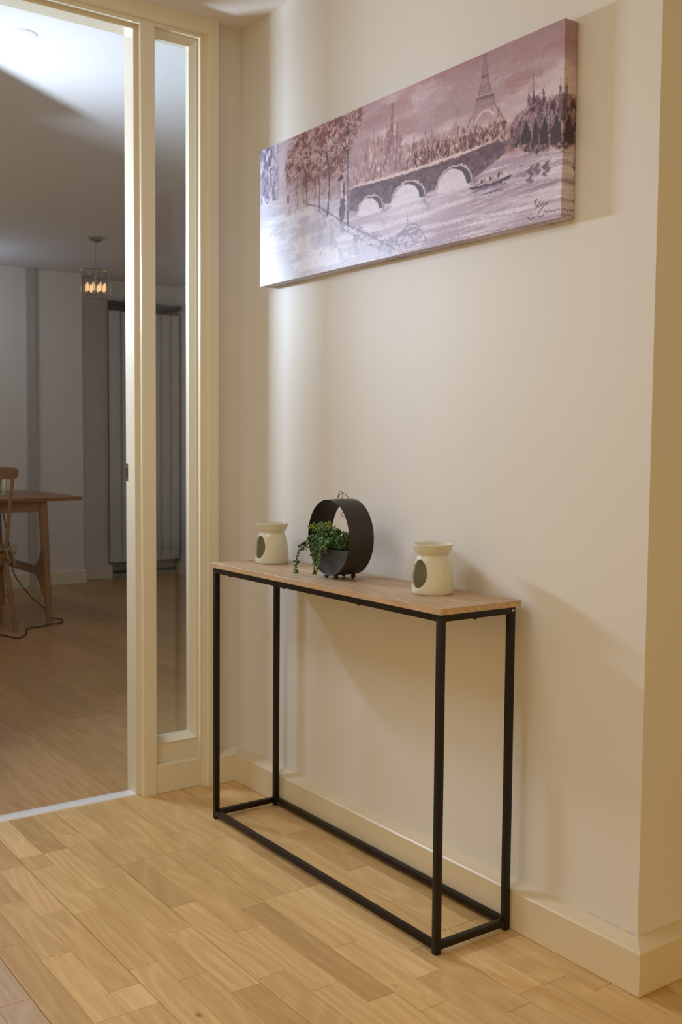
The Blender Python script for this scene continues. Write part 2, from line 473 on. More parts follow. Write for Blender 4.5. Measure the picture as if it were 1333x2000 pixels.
# joints of each row as read off the floor of the photograph
ROWS = {0: [0.41, 0.715, 1.20], 1: [0.10, 0.514, 0.815, 1.20], 2: [0.20, 0.613, 1.016, 1.20, 1.492],
        3: [0.20, 0.54, 0.839, 1.23, 1.527], 4: [0.13, 0.44, 0.839, 1.329], 5: [0.336, 0.839, 1.129, 1.428],
        6: [0.157, 0.456, 0.853, 1.345], 7: [0.457, 0.548, 0.947, 1.25], 8: [0.248, 0.458, 0.754, 1.15],
        9: [0.178, 0.271, 0.460, 0.865, 1.165], 10: [0.271, 0.560, 1.065], 11: [0.271, 0.361, 0.66, 0.966],
        12: [0.318, 0.625, 1.027, 1.117], 13: [0.22, 0.518, 0.823, 1.117], 14: [0.31, 0.725, 1.117]}
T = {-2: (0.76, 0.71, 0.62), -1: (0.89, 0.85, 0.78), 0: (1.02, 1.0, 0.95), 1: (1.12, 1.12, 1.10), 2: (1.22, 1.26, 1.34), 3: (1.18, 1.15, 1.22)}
# tone of each stave along the row, from the doorway towards the camera
TONES = {0: [0, 0, -1, 0, 0], 1: [0, 1, -1, 1, 0, 0], 2: [0, 0, 0, 0, 1, 0],
         3: [0, 0, -1, 1, 0, 0], 4: [0, 0, 1, 2, 0, 0], 5: [0, 0, 1, 1, 1, 0],
         6: [0, 0, 0, -1, 1, -1], 7: [0, 0, 0, 1, 1, -1], 8: [1, 0, -1, 1, 0, -1],
         9: [0, 1, 0, 0, 1, -1], 10: [-1, 1, 0, 0, 0], 11: [2, 0, 1, 0, 1, -1],
         12: [-1, 3, 0, 2, 0, 0], 13: [0, -1, 0, 1, 1, 0], 14: [0, -1, -1, 2, 1]}
rs = random.Random(5)
ENDX = 3.05
for k in range(0, 27):
    y1 = Y0R - PITCH * k; y0 = y1 - PITCH
    if k in ROWS:
        js = list(ROWS[k]); tones = list(TONES[k])
    else:
        js = []; x = rs.uniform(0.1, 0.4)
        while x < 1.4:
            js.append(x); x += rs.uniform(0.28, 0.42)
        tones = []
    x = js[-1]
    while x < ENDX - 0.5:
        x += rs.uniform(0.28, 0.42); js.append(x)
    js = [-0.016] + js + [ENDX]
    for i in range(len(js) - 1):
        t = T[tones[i]] if i < len(tones) else T[rs.choice([-1, 0, 0, 1])]
        j = rs.uniform(0.97, 1.03); t = tuple(c * j for c in t)
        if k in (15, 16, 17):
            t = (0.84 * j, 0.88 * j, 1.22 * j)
        gb = 0.0007 if k % 3 == 0 else 0.00025      # board joint above
        gt = 0.0007 if k % 3 == 2 else 0.00025      # board joint below
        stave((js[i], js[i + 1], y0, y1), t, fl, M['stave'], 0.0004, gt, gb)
for k in range(-9, 0):       # the few boards that run on past the wall corner
    y1 = Y0R - PITCH * k; y0 = y1 - PITCH
    x = LW + tb - 0.02; js = [x]
    while x < 2.6:
        x += rs.uniform(0.3, 0.45); js.append(x)
    for i in range(len(js) - 1):
        stave((js[i], js[i + 1], y0, y1), tuple(c * rs.uniform(0.97, 1.03) for c in T[rs.choice([-1, 0, 0])]), fl, M['stave'], 0.0004, 0.0004, 0.0004)

ff = struct(box('floor', (FXB - 0.1, -3.1, -0.06), (-0.042, 2.38, -0.006), M['seam']))
k = 0; y = -1.35
while y < 2.255:
    y2 = min(y + 0.19, 2.255)
    x = FXB + 0.001 + 0.0; js = [x]
    x += [0.5, 0.9, 0.25, 0.7][k % 4]
    while x < -0.35:
        js.append(x); x += 1.25
    js.append(-0.044)
    for i in range(len(js) - 1):
        tt = rs.uniform(0.9, 1.08)
        stave((js[i], js[i + 1], y, y2), (tt, tt * rs.uniform(0.97, 1.02), tt * rs.uniform(0.95, 1.04)), ff, M['lam'], 0.0004, 0.0004, 0.0004)
    y = y2; k += 1

# ------------------------------------------------------------------ console table
X0, X1, YF, YBK, H = 0.2827, 1.2869, -0.2578, -0.0385, 0.745
YBK = -0.0345
tbl = empty('console_table', ((X0 + X1) / 2, (YF + YBK) / 2, 0), 0, 'narrow console table with brown oak top on slim black metal frame against the wall', 'console table')
ox, oy = tbl.location.x, tbl.location.y
TT = 0.0138


def tpart(name, a, b, mat, bev=0.0008, seg=1, lab=None):
    o = box(name, (a[0] - ox, a[1] - oy, a[2]), (b[0] - ox, b[1] - oy, b[2]), mat, tbl, bev, seg)
    if lab: o['label'] = lab
    return o


tpart('tabletop', (X0, YF, H - TT), (X1, YBK + 0.010, H), M['top'], 0.0006, lab='brown wood grain top board')
LG = 0.0150; ins = 0.006
xa, xb = X0 + ins, X1 - ins
ya, yb = YF + ins, YBK - 0.0
zt = H - TT
for (lx, ly) in ((xa, ya), (xb - LG, ya), (xa, yb - LG), (xb - LG, yb - LG)):
    tpart('leg', (lx, ly, 0.0), (lx + LG, ly + LG, zt), M['black'], 0.0012, 2)
for (z0, z1) in ((zt - 0.0155, zt), (0.0100, 0.0250)):
    tpart('rail', (xa + LG, ya, z0), (xb - LG, ya + LG, z1), M['black'], 0.001, 2)
    tpart('rail', (xa + LG, yb - LG, z0), (xb - LG, yb, z1), M['black'], 0.001, 2)
    tpart('rail', (xa, ya + LG, z0), (xa + LG, yb - LG, z1), M['black'], 0.001, 2)
    tpart('rail', (xb - LG, ya + LG, z0), (xb, yb - LG, z1), M['black'], 0.001, 2)
for sx in (0.38, 0.66, 0.985):
    bm = lathe_bm([(0, -0.0035), (0.004, -0.003), (0.0055, 0), (0, 0)], 12)
    bmobj('screw_head', bm, M['black'], tbl, (sx - ox, ya + 0.006 - oy, zt - 0.0155))
bmobj('screw_head', lathe_bm([(0, -0.0035), (0.004, -0.003), (0.0055, 0), (0, 0)], 12), M['black'], tbl, (xb - 0.006 - ox, -0.15 - oy, zt - 0.0155))
so = bmobj('screw_head', lathe_bm([(0, 0.0015), (0.003, 0.001), (0.0036, 0), (0, 0)], 12), M['chrome'], tbl, (xb - ox, yb - LG / 2 - oy, zt - 0.008))
so.rotation_euler = (0, math.pi / 2, 0)
so['label'] = 'small bright screw head'


# ------------------------------------------------------------------ oil burners
def make_burner():
    outer = [(0.0, 0.0), (0.0440, 0.0), (0.0462, 0.0015), (0.0475, 0.005), (0.0480, 0.012), (0.0476, 0.030), (0.0462, 0.046), (0.0440, 0.060), (0.0405, 0.074),
             (0.0370, 0.0835), (0.0352, 0.0870), (0.0350, 0.0885), (0.0362, 0.0905), (0.0385, 0.0935), (0.0415, 0.0985), (0.0440, 0.1045), (0.0462, 0.1105), (0.0472, 0.1125), (0.0468, 0.1142), (0.0450, 0.1145),
             (0.0438, 0.1130), (0.0415, 0.1085), (0.0360, 0.1025), (0.0240, 0.0985), (0.0, 0.0970)]
    inner = [(0.0, 0.006), (0.038, 0.006), (0.0425, 0.012), (0.0425, 0.030), (0.041, 0.046), (0.0388, 0.060), (0.035, 0.073), (0.031, 0.081), (0.020, 0.085), (0.0, 0.086)]
    bm = lathe_bm(outer, 64); bmesh.ops.recalc_face_normals(bm, faces=bm.faces)
    a = bpy.data.meshes.new('tmp_a'); bm.to_mesh(a); bm.free()
    bm = lathe_bm(inner, 64); bmesh.ops.recalc_face_normals(bm, faces=bm.faces)
    b = bpy.data.meshes.new('tmp_b'); bm.to_mesh(b); bm.free()
    # oval window cutter, egg shaped, pushed in along -y
    bm = bmesh.new(); n = 48
    f = []; g = []
    for k in range(n):
        t = 2 * math.pi * k / n
        px = 0.0245 * math.cos(t) * (1.0 - 0.10 * math.sin(t)); pz = 0.0475 + 0.0325 * math.sin(t)
        f.append(bm.verts.new((px, -0.08, pz))); g.append(bm.verts.new((px, 0.0, pz)))
    bm.faces.new(f); bm.faces.new(g[::-1])
    for k in range(n): bm.faces.new((f[k], g[k], g[(k + 1) % n], f[(k + 1) % n]))
    bmesh.ops.recalc_face_normals(bm, faces=bm.faces)
    c = bpy.data.meshes.new('tmp_c'); bm.to_mesh(c); bm.free()
    oa, ob_, oc = [bpy.data.objects.new('tmp', x) for x in (a, b, c)]
    for o in (oa, ob_, oc): COL.objects.link(o)
    for cut in (ob_, oc):
        md = oa.modifiers.new('cut', 'BOOLEAN'); md.operation = 'DIFFERENCE'; md.object = cut; md.solver = 'EXACT'
    md = oa.modifiers.new('bev', 'BEVEL'); md.width = 0.0011; md.segments = 3; md.limit_method = 'ANGLE'; md.angle_limit = math.radians(50); md.harden_normals = False
    dg = bpy.context.evaluated_depsgraph_get(); dg.update()
    me = bpy.data.meshes.new_from_object(oa.evaluated_get(dg)); me.name = 'burner_body'
    for o in (oa, ob_, oc): bpy.data.objects.remove(o)
    return me


burner_me = make_burner()
burner_me.materials.clear()


def burner(loc, rz, label):
    r = empty('oil_burner', loc, rz, label, 'oil burner', 'cream oil burners on the console table')
    link('body', burner_me, M['ceramic'], r, smooth=True)
    o = bmobj('wax_pool', lathe_bm([(0, 0.1022), (0.030, 0.1024), (0.0372, 0.1032)], 48), M['wax'], r, smooth=True)
    o['label'] = 'glossy residue in the shallow bowl'
    return r


burner((1.098, -0.120, H), math.radians(2), 'cream ceramic oil burner nearest the right end of the console table')
burner((0.382, -0.112, H), math.radians(2), 'cream ceramic oil burner at the left end of the console table, by the door frame')

# ------------------------------------------------------------------ round hoop planter
PC = Vector((0.762, -0.142, H + 0.0085 + 0.0965))
RH = 0.0965; PD = 0.036
pr = empty('hoop_planter', (PC.x, PC.y, H), math.radians(-2), 'round black metal hoop planter standing on ball feet in the middle of the console table', 'planter')
cz = PC.z - H


def hoop_band():
    bm = bmesh.new(); n = 96; t = 0.0012
    prof = [(RH, -PD), (RH, PD), (RH - t, PD), (RH - t, -PD)]
    rings = [[bm.verts.new((r * math.cos(2 * math.pi * k / n), y, cz + r * math.sin(2 * math.pi * k / n))) for k in range(n)] for r, y in prof]
    for i in range(4):
        a, b = rings[i], rings[(i + 1) % 4]
        for k in range(n): bm.faces.new((a[k], a[(k + 1) % n], b[(k + 1) % n], b[k]))
    return bm


bmobj('hoop', hoop_band(), M['hoop'], pr, smooth=True)
chord = -0.026


def seg_plate(y):
    bm = bmesh.new(); R_ = RH - 0.0014
    a0 = math.asin(chord / R_)
    n = 40; pts = []
    for k in range(n + 1):
        a = math.pi - a0 + (math.pi + 2 * a0) * k / n
        pts.append((R_ * math.cos(a), cz + R_ * math.sin(a)))
    # shallow dip in the top edge
    top = []
    for k in range(1, 12):
        t = k / 12; x = pts[-1][0] * (1 - t) + pts[0][0] * t
        top.append((x, cz + chord - 0.004 * math.sin(math.pi * t)))
    pts += top
    f = [bm.verts.new((p[0], y, p[1])) for p in pts]; g = [bm.verts.new((p[0], y + 0.0012, p[1])) for p in pts]
    bm.faces.new(f); bm.faces.new(g[::-1]); n = len(pts)
    for k in range(n): bm.faces.new((f[k], f[(k + 1) % n], g[(k + 1) % n], g[k]))
    return bm


fp = bmobj('front_plate', seg_plate(-PD + 0.001), M['hoop_in'], pr)
bmobj('back_plate', seg_plate(PD - 0.0022), M['hoop_in'], pr)
# moss filling between the plates
bm = bmesh.new(); n = 16
f = []; g = []
hw = math.sqrt((RH - 0.002) ** 2 - (chord - 0.006) ** 2)
pts = [(-hw + 2 * hw * k / n, cz + chord - 0.006 + 0.004 * math.sin(k * 1.9)) for k in range(n + 1)] + [(hw * 0.6 - 1.2 * hw * k / 6, cz - 0.072) for k in range(7)]
for p in pts:
    f.append(bm.verts.new((p[0], -PD + 0.003, p[1]))); g.append(bm.verts.new((p[0], PD - 0.003, p[1])))
bm.faces.new(f); bm.faces.new(g[::-1])
for k in range(len(pts)): bm.faces.new((f[k], f[(k + 1) % len(pts)], g[(k + 1) % len(pts)], g[k]))
bmobj('moss_filling', bm, M['soil'], pr)
# beaded edge along the rims
for y in (-PD, PD):
    bm = bmesh.new()
    tube_bm(bm, [((RH - 0.0006) * math.cos(2 * math.pi * k / 96) , y, cz + (RH - 0.0006) * math.sin(2 * math.pi * k / 96)) for k in range(96)], 0.0009, 6, True)
    bmobj('rim_bead', bm, M['hoop'], pr, smooth=True)
for sx in (-0.022, 0.022):
    for y in (-0.026, 0.026):
        bm = bmesh.new(); bmesh.ops.create_icosphere(bm, subdivisions=2, radius=0.0062)
        zf = 0.0062
        add_box(bm, (-0.0018, -0.0018, 0.0), (0.0018, 0.0018, 0.0105))
        bmobj('ball_foot', bm, M['hoop'], pr, (sx, y, zf), smooth=True)
# twine loop through the top
bm = bmesh.new()
tube_bm(bm, [(0.004 * math.cos(t) - 0.0, 0.010 * math.cos(t) * 0.4, cz + RH + 0.0085 + 0.0105 * math.sin(t)) for t in [2 * math.pi * k / 24 for k in range(24)]], 0.0009, 6, True)
tube_bm(bm, smooth_path([(-0.006, -0.008, cz + RH + 0.0), (-0.004, -0.003, cz + RH + 0.008), (0.003, 0.004, cz + RH + 0.014), (0.008, 0.012, cz + RH + 0.010), (0.011, 0.019, cz + RH - 0.001)]), 0.0008, 6)
bmobj('twine_loop', bm, M['twine'], pr, smooth=True)
bm = bmesh.new()
tube_bm(bm, [(0.004 + 0.015 * math.cos(t), 0.02 + 0.012 * math.cos(t), cz + 0.056 + 0.0062 * math.sin(t)) for t in [2 * math.pi * k / 28 for k in range(28)]], 0.0009, 6, True)
tube_bm(bm, [(0.004, 0.020, cz + 0.0615), (0.003, 0.012, cz + 0.078), (0.002, 0.004, cz + RH + 0.001)], 0.0007, 6)
bmobj('twine_ring', bm, M['twine'], pr, smooth=True)

# ------------------------------------------------------------------ trailing plant
plant = empty('trailing_succulent', (PC.x, PC.y, PC.z + chord), 0, 'artificial trailing plant with small round green leaves spilling out of the hoop planter', 'plant')


def leaf_into(bm, p, d, up, ln, wd):
    d = d.normalized(); s = d.cross(up)
    if s.length < 1e-3: s = d.cross(Vector((1, 0, 0)))
    s.normalize(); n_ = s.cross(d)
    th = wd * 0.22
    base = bm.verts.new(p)
    tip = bm.verts.new(p + d * ln)
    r = []
    for (a, w_) in ((0.35, 0.85), (0.75, 0.9)):
        r.append([bm.verts.new(p + d * ln * a + s * wd * 0.5 * w_), bm.verts.new(p + d * ln * a + n_ * th),
                  bm.verts.new(p + d * ln * a - s * wd * 0.5 * w_), bm.verts.new(p + d * ln * a - n_ * th)])
    for k in range(4):
        k2 = (k + 1) % 4
        bm.faces.new((base, r[0][k2], r[0][k])); bm.faces.new((r[0][k], r[0][k2], r[1][k2], r[1][k])); bm.faces.new((r[1][k], r[1][k2], tip))


rp = random.Random(11)


def strand(pts, mat, n_leaf=14, ln=0.0085, wd=0.0075, start=0.0):
    path = smooth_path(pts, 7)
    bm = bmesh.new(); tube_bm(bm, path, 0.0008, 5)
    st = bmobj('stem', bm, M['stem'], plant, smooth=True)
    bm = bmesh.new()
    for i in range(n_leaf):
        t = start + (1 - start) * (i + 0.5) / n_leaf
        f_ = t * (len(path) - 1); k = min(int(f_), len(path) - 2)
        p = path[k].lerp(path[k + 1], f_ - k); tg = (path[k + 1] - path[k]).normalized()
        side = tg.cross(Vector((rp.uniform(-1, 1), rp.uniform(-1, 1), rp.uniform(-0.3, 1))))
        if side.length < 0.1: side = Vector((1, 0, 0))
        side.normalize()
        sc = rp.uniform(0.8, 1.15) * (1.0 - 0.25 * t)
        for sg in (-1, 1):
            d = side * sg + tg * rp.uniform(0.2, 0.7)
            leaf_into(bm, p, d, Vector((rp.uniform(-.5, .5), -1, rp.uniform(0, 1))), ln * sc, wd * sc)
    lf = bmobj('leaf_cluster', bm, mat, st, smooth=True)
    lf['kind'] = 'stuff'
    return st


# local frame: origin at rim height of the pocket, hoop axis along y (front is -y)
strand([(-0.055, -0.020, -0.004), (-0.068, -0.032, 0.018), (-0.088, -0.052, 0.006), (-0.103, -0.062, -0.026), (-0.108, -0.064, -0.056), (-0.112, -0.062, -0.072)], M['leaf_d'], 19, 0.0115, 0.0105, 0.12)
strand([(-0.030, -0.020, -0.002), (-0.030, -0.040, 0.010), (-0.030, -0.054, -0.012), (-0.032, -0.058, -0.042), (-0.030, -0.058, -0.068)], M['leaf_d'], 24, 0.0105, 0.0095, 0.05)
strand([(-0.020, -0.020, -0.002), (-0.018, -0.040, 0.012), (-0.014, -0.052, -0.010), (-0.020, -0.054, -0.036), (-0.022, -0.055, -0.058)], M['leaf_m'], 18, 0.0080, 0.0070, 0.05)
strand([(-0.045, -0.018, -0.002), (-0.044, -0.040, 0.014), (-0.046, -0.052, -0.004), (-0.050, -0.054, -0.022)], M['leaf_d'], 13, 0.0090, 0.0080, 0.05)
strand([(0.000, -0.018, -0.002), (0.000, -0.036, 0.012), (0.002, -0.046, 0.0), (0.004, -0.048, -0.012)], M['leaf_m'], 10)
strand([(-0.062, -0.010, 0.0), (-0.080, -0.030, 0.020), (-0.090, -0.044, 0.010), (-0.098, -0.050, -0.012)], M['leaf_d'], 12, 0.0105, 0.0095, 0.1)
for i in range(20):
    bx = -0.078 + 0.0072 * i + rp.uniform(-.005, .005); by = rp.uniform(-0.028, 0.022)
    hh = rp.uniform(0.022, 0.058) * (1.0 if bx < 0.0 else 0.85)
    lean = rp.uniform(-0.020, 0.014)
    strand([(bx, by, -0.006), (bx + lean * 0.4, by - 0.006, hh * 0.6), (bx + lean, by - 0.016, hh)], M['leaf_d'] if i % 3 else M['leaf_m'], 11, 0.0105, 0.0095, 0.08)
for i in range(7):
    bx = -0.07 + 0.014 * i
    strand([(bx, -0.026, 0.010), (bx - 0.004, -0.042, 0.022), (bx - 0.008, -0.052, rp.uniform(-0.012, 0.010))], M['leaf_d'] if i % 2 else M['leaf_m'], 9, 0.0100, 0.0090, 0.1)
for i in range(12):
    bx = -0.082 + 0.0095 * i; by = rp.uniform(-0.030, -0.004)
    strand([(bx, by, 0.030), (bx - 0.006, by - 0.008, 0.044 + rp.uniform(0, .010)), (bx - 0.011, by - 0.016, 0.050 + rp.uniform(-.006, .014))], M['leaf_y'] if i % 4 != 3 else M['leaf_m'], 5, 0.0090, 0.0062, 0.2)
for i in range(12):  # back right leaves: the light on them is put into a brighter green
    bx = 0.006 + 0.0058 * i; by = rp.uniform(0.0, 0.030)
    hh = rp.uniform(0.018, 0.040) + (0.026 if i in (7, 8) else 0)
    strand([(bx, by, -0.006), (bx + 0.002, by, hh * 0.6), (bx + rp.uniform(-.006, .006), by + 0.003, hh)], M['leaf_m'], 9, 0.0095, 0.0062, 0.1)

# ------------------------------------------------------------------ painted canvas
PX0, PX1, PZ0, PZ1, PDP = 0.1893, 1.3939, 1.5550, 1.9539, 0.0394


def paint(Wn, Hn):
    rg = np.random.RandomState(3)
    U, V = np.meshgrid((np.arange(Wn) + .5) / Wn, (np.arange(Hn) + .5) / Hn)
    AS = 3.02

    def vn(fx, fy, seed):
        r = np.random.RandomState(seed).rand(int(fy) + 3, int(fx) + 3)
        x = U * fx; y = V * fy
        xi = x.astype(int); yi = y.astype(int); xf = x - xi; yf = y - yi
        xf = xf * xf * (3 - 2 * xf); yf = yf * yf * (3 - 2 * yf)
        return (r[yi, xi] * (1 - xf) + r[yi, xi + 1] * xf) * (1 - yf) + (r[yi + 1, xi] * (1 - xf) + r[yi + 1, xi + 1] * xf) * yf

    def fbm(fx, fy, oc=4, seed=0):
        s = 0; a = 1; t = 0
        for i in range(oc):
            s = s + a * vn(fx * 2 ** i, fy * 2 ** i, seed + i * 13); t += a; a *= .55
        return s / t

    C = np.zeros((Hn, Wn, 3))

    def blend(col, a):
        nonlocal C
        a = np.clip(a, 0, 1)[..., None]
        C = C * (1 - a) + np.array(col, float) * a

    def sm(e0, e1, x):
        t = np.clip((x - e0) / (e1 - e0), 0, 1); return t * t * (3 - 2 * t)

    def seg(x0, y0, x1, y1):
        dx, dy = (x1 - x0) * AS, y1 - y0
        t = np.clip((((U - x0) * AS) * dx + (V - y0) * dy) / (dx * dx + dy * dy + 1e-12), 0, 1)
        return np.hypot((U - x0) * AS - t * dx, (V - y0) - t * dy)

    def stroke(col, pts, wdt, a=1.0):
        d = None
        for p, q_ in zip(pts[:-1], pts[1:]):
            s = seg(*p, *q_); d = s if d is None else np.minimum(d, s)
        blend(col, a * (1 - sm(wdt * .6, wdt * 1.3, d)))

    def interp(xs, ys): return np.interp(U, xs, ys)

    # sky
    n = fbm(5, 6, 5, 1); n2 = fbm(9, 9, 4, 40)
    C[:] = (158, 132, 134)
    blend((190, 170, 172), sm(.42, .72, n))
    blend((150, 108, 104), sm(.52, .75, n2) * .55)
    blend((200, 186, 188), sm(.6, .8, fbm(7, 10, 4, 77)) * .6)
    blend((142, 106, 106), sm(.86, 1.0, V + .08 * n) * sm(.5, .8, U) * .5)
    # left mist
    blend((188, 180, 192), (1 - sm(.05, .42, U)) * .75)
    # far bank haze
    col = fbm(140, 9, 3, 5); colb = fbm(60, 14, 4, 9)
    top = interp([.38, .42, .46, .49, .52, .54, .58, .64, .70, .725, .735, .76, .80, .86, .90], [.74, .76, .80, .74, .80, .78, .66, .65, .62, .68, .68, .62, .62, .60, .55])
    top = top + (np.random.RandomState(4).rand(60)[(U * 59).astype(int)] - .5) * .07
    bank = sm(0, .02, top - V) * sm(.40, .44, V) * sm(.40, .44, U) * (1 - sm(.87, .9, U))
    blend((160, 128, 126), bank * .7)
    blend((112, 76, 78), bank * sm(.5, .68, col) * interp([.4, .5, .62, .75, .87], [.45, .5, .8, 1, .9]))
    blend((88, 56, 60), bank * sm(.52, .7, colb) * interp([.4, .6, .7, .87], [.2, .45, .9, .9]) * (1 - sm(.56, .66, V)))
    blend((206, 182, 176), bank * sm(.62, .78, fbm(110, 16, 3, 21)) * .8)
    blend((170, 110, 92), bank * sm(.68, .8, fbm(90, 20, 3, 29)) * .6)
    for u0, v0, v1, wd_ in ((.527, .60, .95, .016), (.51, .6, .82, .007), (.545, .6, .82, .007), (.73, .6, .76, .005), (.655, .6, .70, .005), (.60, .58, .70, .006), (.466, .6, .82, .006)):
        blend((120, 88, 92), (np.abs(U - u0) * AS < wd_ * (1.0 + 1.2 * (v1 - V) / (v1 - v0)) * .8) * (V > v0) * (V < v1) * (.12 + .5 * (col > .5)))
    # iron tower
    tc_ = (126, 98, 104)
    for s in (-1, 1):
        stroke(tc_, [(.804, 1.02), (.804 + s * .006, .87), (.804 + s * .018, .76), (.804 + s * .030, .69), (.804 + s * .050, .61)], .007, .75)
        stroke(tc_, [(.804 + s * .012, .76), (.804 + s * .022, .68), (.804 + s * .030, .62)], .004, .6)
    tow = (np.abs(U - .804) < .004 + np.clip((1.0 - V), 0, 1) ** 1.6 * .14) * (V > .61)
    blend((150, 122, 124), tow * .35)
    lat = (np.abs(((U * 210 + V * 70) % 1) - .5) < .14) | (np.abs(((U * 210 - V * 70) % 1) - .5) < .14)
    blend((112, 84, 92), tow * lat * (V > .70) * .45)
    stroke((98, 74, 82), [(.797, .872), (.811, .868)], .008, .8)
    stroke((98, 74, 82), [(.782, .765), (.828, .752)], .010, .75)
    stroke((190, 168, 168), [(.782, .778), (.828, .765)], .004, .6)
    an = np.linspace(0, math.pi, 14)
    stroke((200, 178, 176), [(.806 + .026 * math.cos(a), .625 + .055 * math.sin(a)) for a in an], .006, .8)
    # right bank building
    nb = fbm(70, 16, 4, 51); nv = fbm(180, 10, 3, 61)
    rt = interp([.86, .885, .90, .915, .925, .945, .965, 1.0], [.50, .54, .60, .62, .66, .65, .63, .62])
    rb = interp([.86, .89, .91, .94, 1.0], [.47, .42, .39, .36, .345])
    mB = sm(0, .015, rt + (nv - .5) * .05 - V) * sm(0, .015, V - rb + (nb - .5) * .06) * sm(.865, .89, U)
    blend((104, 72, 80), mB * .92)
    blend((62, 42, 50), mB * sm(.42, .6, nb))
    blend((150, 118, 124), mB * sm(.60, .75, nv) * .75)
    blend((172, 144, 148), mB * sm(.64, .78, fbm(120, 30, 3, 66)) * .7)
    for u0, w0, v0, v1 in ((.912, .010, .44, .57), (.937, .007, .41, .55), (.957, .009, .40, .54), (.985, .010, .38, .53), (.898, .006, .45, .53)):
        blend((50, 34, 42), ((np.abs(U - u0) < w0 * np.clip((v1 - V) / .05, 0, 1) ** .5) & (V > v0) & (V < v1)) * .85)
        stroke((170, 146, 150), [(u0 - w0, v1 - .05), (u0, v1 + .008), (u0 + w0, v1 - .05)], .004, .55)
    for u0, v1 in ((.928, .775), (.954, .70), (.993, .70), (.918, .69)):
        stroke((78, 54, 64), [(u0, .60), (u0, v1)], .0035, .9)
        stroke((78, 54, 64), [(u0, .60), (u0, .66)], .010, .6)
    stroke((120, 90, 96), [(.855, .50), (.885, .575), (.925, .64)], .006, .6)
    # water
    wl_ = interp([0, .38, .40, .87, .90, 1.0], [.5, .47, .34, .40, .40, .34])
    nw_ = fbm(7, 40, 5, 90); nw2 = fbm(12, 70, 4, 95)
    wm = sm(0, .02, wl_ - V) * sm(.36, .42, U + V * .25)
    blend((158, 138, 150), wm)
    blend((190, 176, 186), wm * sm(.48, .66, nw_))
    blend((120, 96, 112), wm * sm(.55, .72, nw2) * .55 * sm(.75, 1.0, U + .3 * V))
    blend((206, 198, 206), wm * sm(.60, .74, fbm(5, 55, 4, 99)) * .8)
    blend((212, 204, 210), wm * np.exp(-((U - .60) / .13) ** 2) * np.exp(-((V - .27) / .13) ** 2) * .6)
    for k in range(9):
        vv = .04 + .035 * k
        stroke((200, 188, 196), [(.72 + .02 * (k % 3), vv - .03), (.9, vv + .01), (1.01, vv + .035)], .003 + .002 * (k % 2), .5)
    # bridge
    bt = interp([.36, .40, .47, .556, .64, .715, .79, .87], [.515, .508, .497, .490, .486, .484, .488, .492])
    bb = interp([.36, .42, .55, .65, .78, .87], [.36, .335, .325, .325, .325, .42])
    mBr = sm(0, .008, bt - V) * sm(0, .012, V - bb) * sm(.372, .385, U) * (1 - sm(.855, .885, U + (nb - .5) * .05))
    arch = np.zeros_like(U)
    AR = [(.455, .325, .043, .088), (.581, .318, .052, .108), (.722, .318, .050, .112)]
    for (cx_, cy_, rx, ry) in AR:
        arch = np.maximum(arch, 1 - sm(.92, 1.04, np.hypot((U - cx_) / rx, (V - cy_) / ry)))
    blend((102, 78, 86), mBr * (1 - arch))
    blend((72, 52, 62), mBr * (1 - arch) * sm(.45, .65, fbm(90, 40, 3, 110)) * .7)
    blend((138, 112, 118), mBr * (1 - arch) * sm(.62, .75, fbm(120, 60, 3, 117)) * .6)
    for (cx_, cy_, rx, ry) in AR:
        blend((206, 198, 204), (np.hypot((U - cx_) / rx, (V - cy_) / ry) < .97) * (V > .30) * .8)
        blend((58, 42, 52), ((np.hypot((U - cx_) / rx, (V - cy_) / ry) < 1.0) & (np.hypot((U - cx_ + .013) / rx, (V - cy_ + .005) / ry) > .98) & (U > cx_ - .01) & (V > .315)) * .85)
        stroke((196, 176, 172), [(cx_ + rx * 1.04 * math.cos(a), cy_ + ry * 1.06 * math.sin(a)) for a in np.linspace(.15, math.pi - .1, 16)], .006, .85)
        # reflections of the piers
        blend((122, 100, 114), np.exp(-((U - (cx_ + rx + .008)) / .012) ** 2) * sm(.14, .33, V) * (V < .33) * sm(.35, .6, fbm(60, 60, 3, 131)) * .9)
    stroke((204, 184, 180), list(zip([.375, .42, .47, .556, .64, .715, .79, .85], [.505, .506, .498, .492, .489, .489, .497, .515])), .010, .85)
    stroke((88, 62, 68), list(zip([.375, .42, .47, .556, .64, .715, .79, .85], [.488, .488, .480, .472, .468, .468, .476, .49])), .004, .6)
    # right bank reflections
    for u0, v0, v1 in ((.925, .22, .31), (.940, .25, .31), (.962, .23, .31)):
        blend((92, 68, 84), (np.abs(U - u0 - .004 * np.sin(V * 150)) < .006) * (V > v0) * (V < v1) * .75)
    stroke((196, 180, 186), [(.86, .30), (.92, .32), (1.0, .345)], .005, .7)
    # river boat
    bo = ((U - .822) / .056) ** 2 + ((V - .283 + (U - .822) * .0) / .022) ** 2
    blend((70, 54, 66), (bo < 1) * (V < .290) * .95)
    stroke((196, 178, 176), [(.766, .296), (.785, .284), (.84, .283), (.873, .300), (.878, .312)], .004, .9)
    for k in range(9):
        blend([(60, 44, 56), (150, 112, 108), (188, 168, 166)][k % 3], (np.hypot((U - (.80 + .0075 * k)) * AS, V - .298 - .002 * k) < .011) * .85)
    blend((104, 84, 104), (((U - .82) / .05) ** 2 + ((V - .245) / .025) ** 2 < 1) * sm(.4, .6, nw2) * .8)
    # carriage on the bridge
    blend((150, 104, 96), (np.hypot((U - .49) * AS, (V - .555)) < .035) * (.3 + .7 * (nv > .5)) * .8)
    blend((206, 186, 180), (np.hypot((U - .484) * AS, (V - .565)) < .016) * .8)
    # promenade, left
    pm = sm(.0, .03, interp([0, .20, .26, .36, .45, .56, .60], [.60, .52, .46, .30, .18, .02, -.1]) - V)
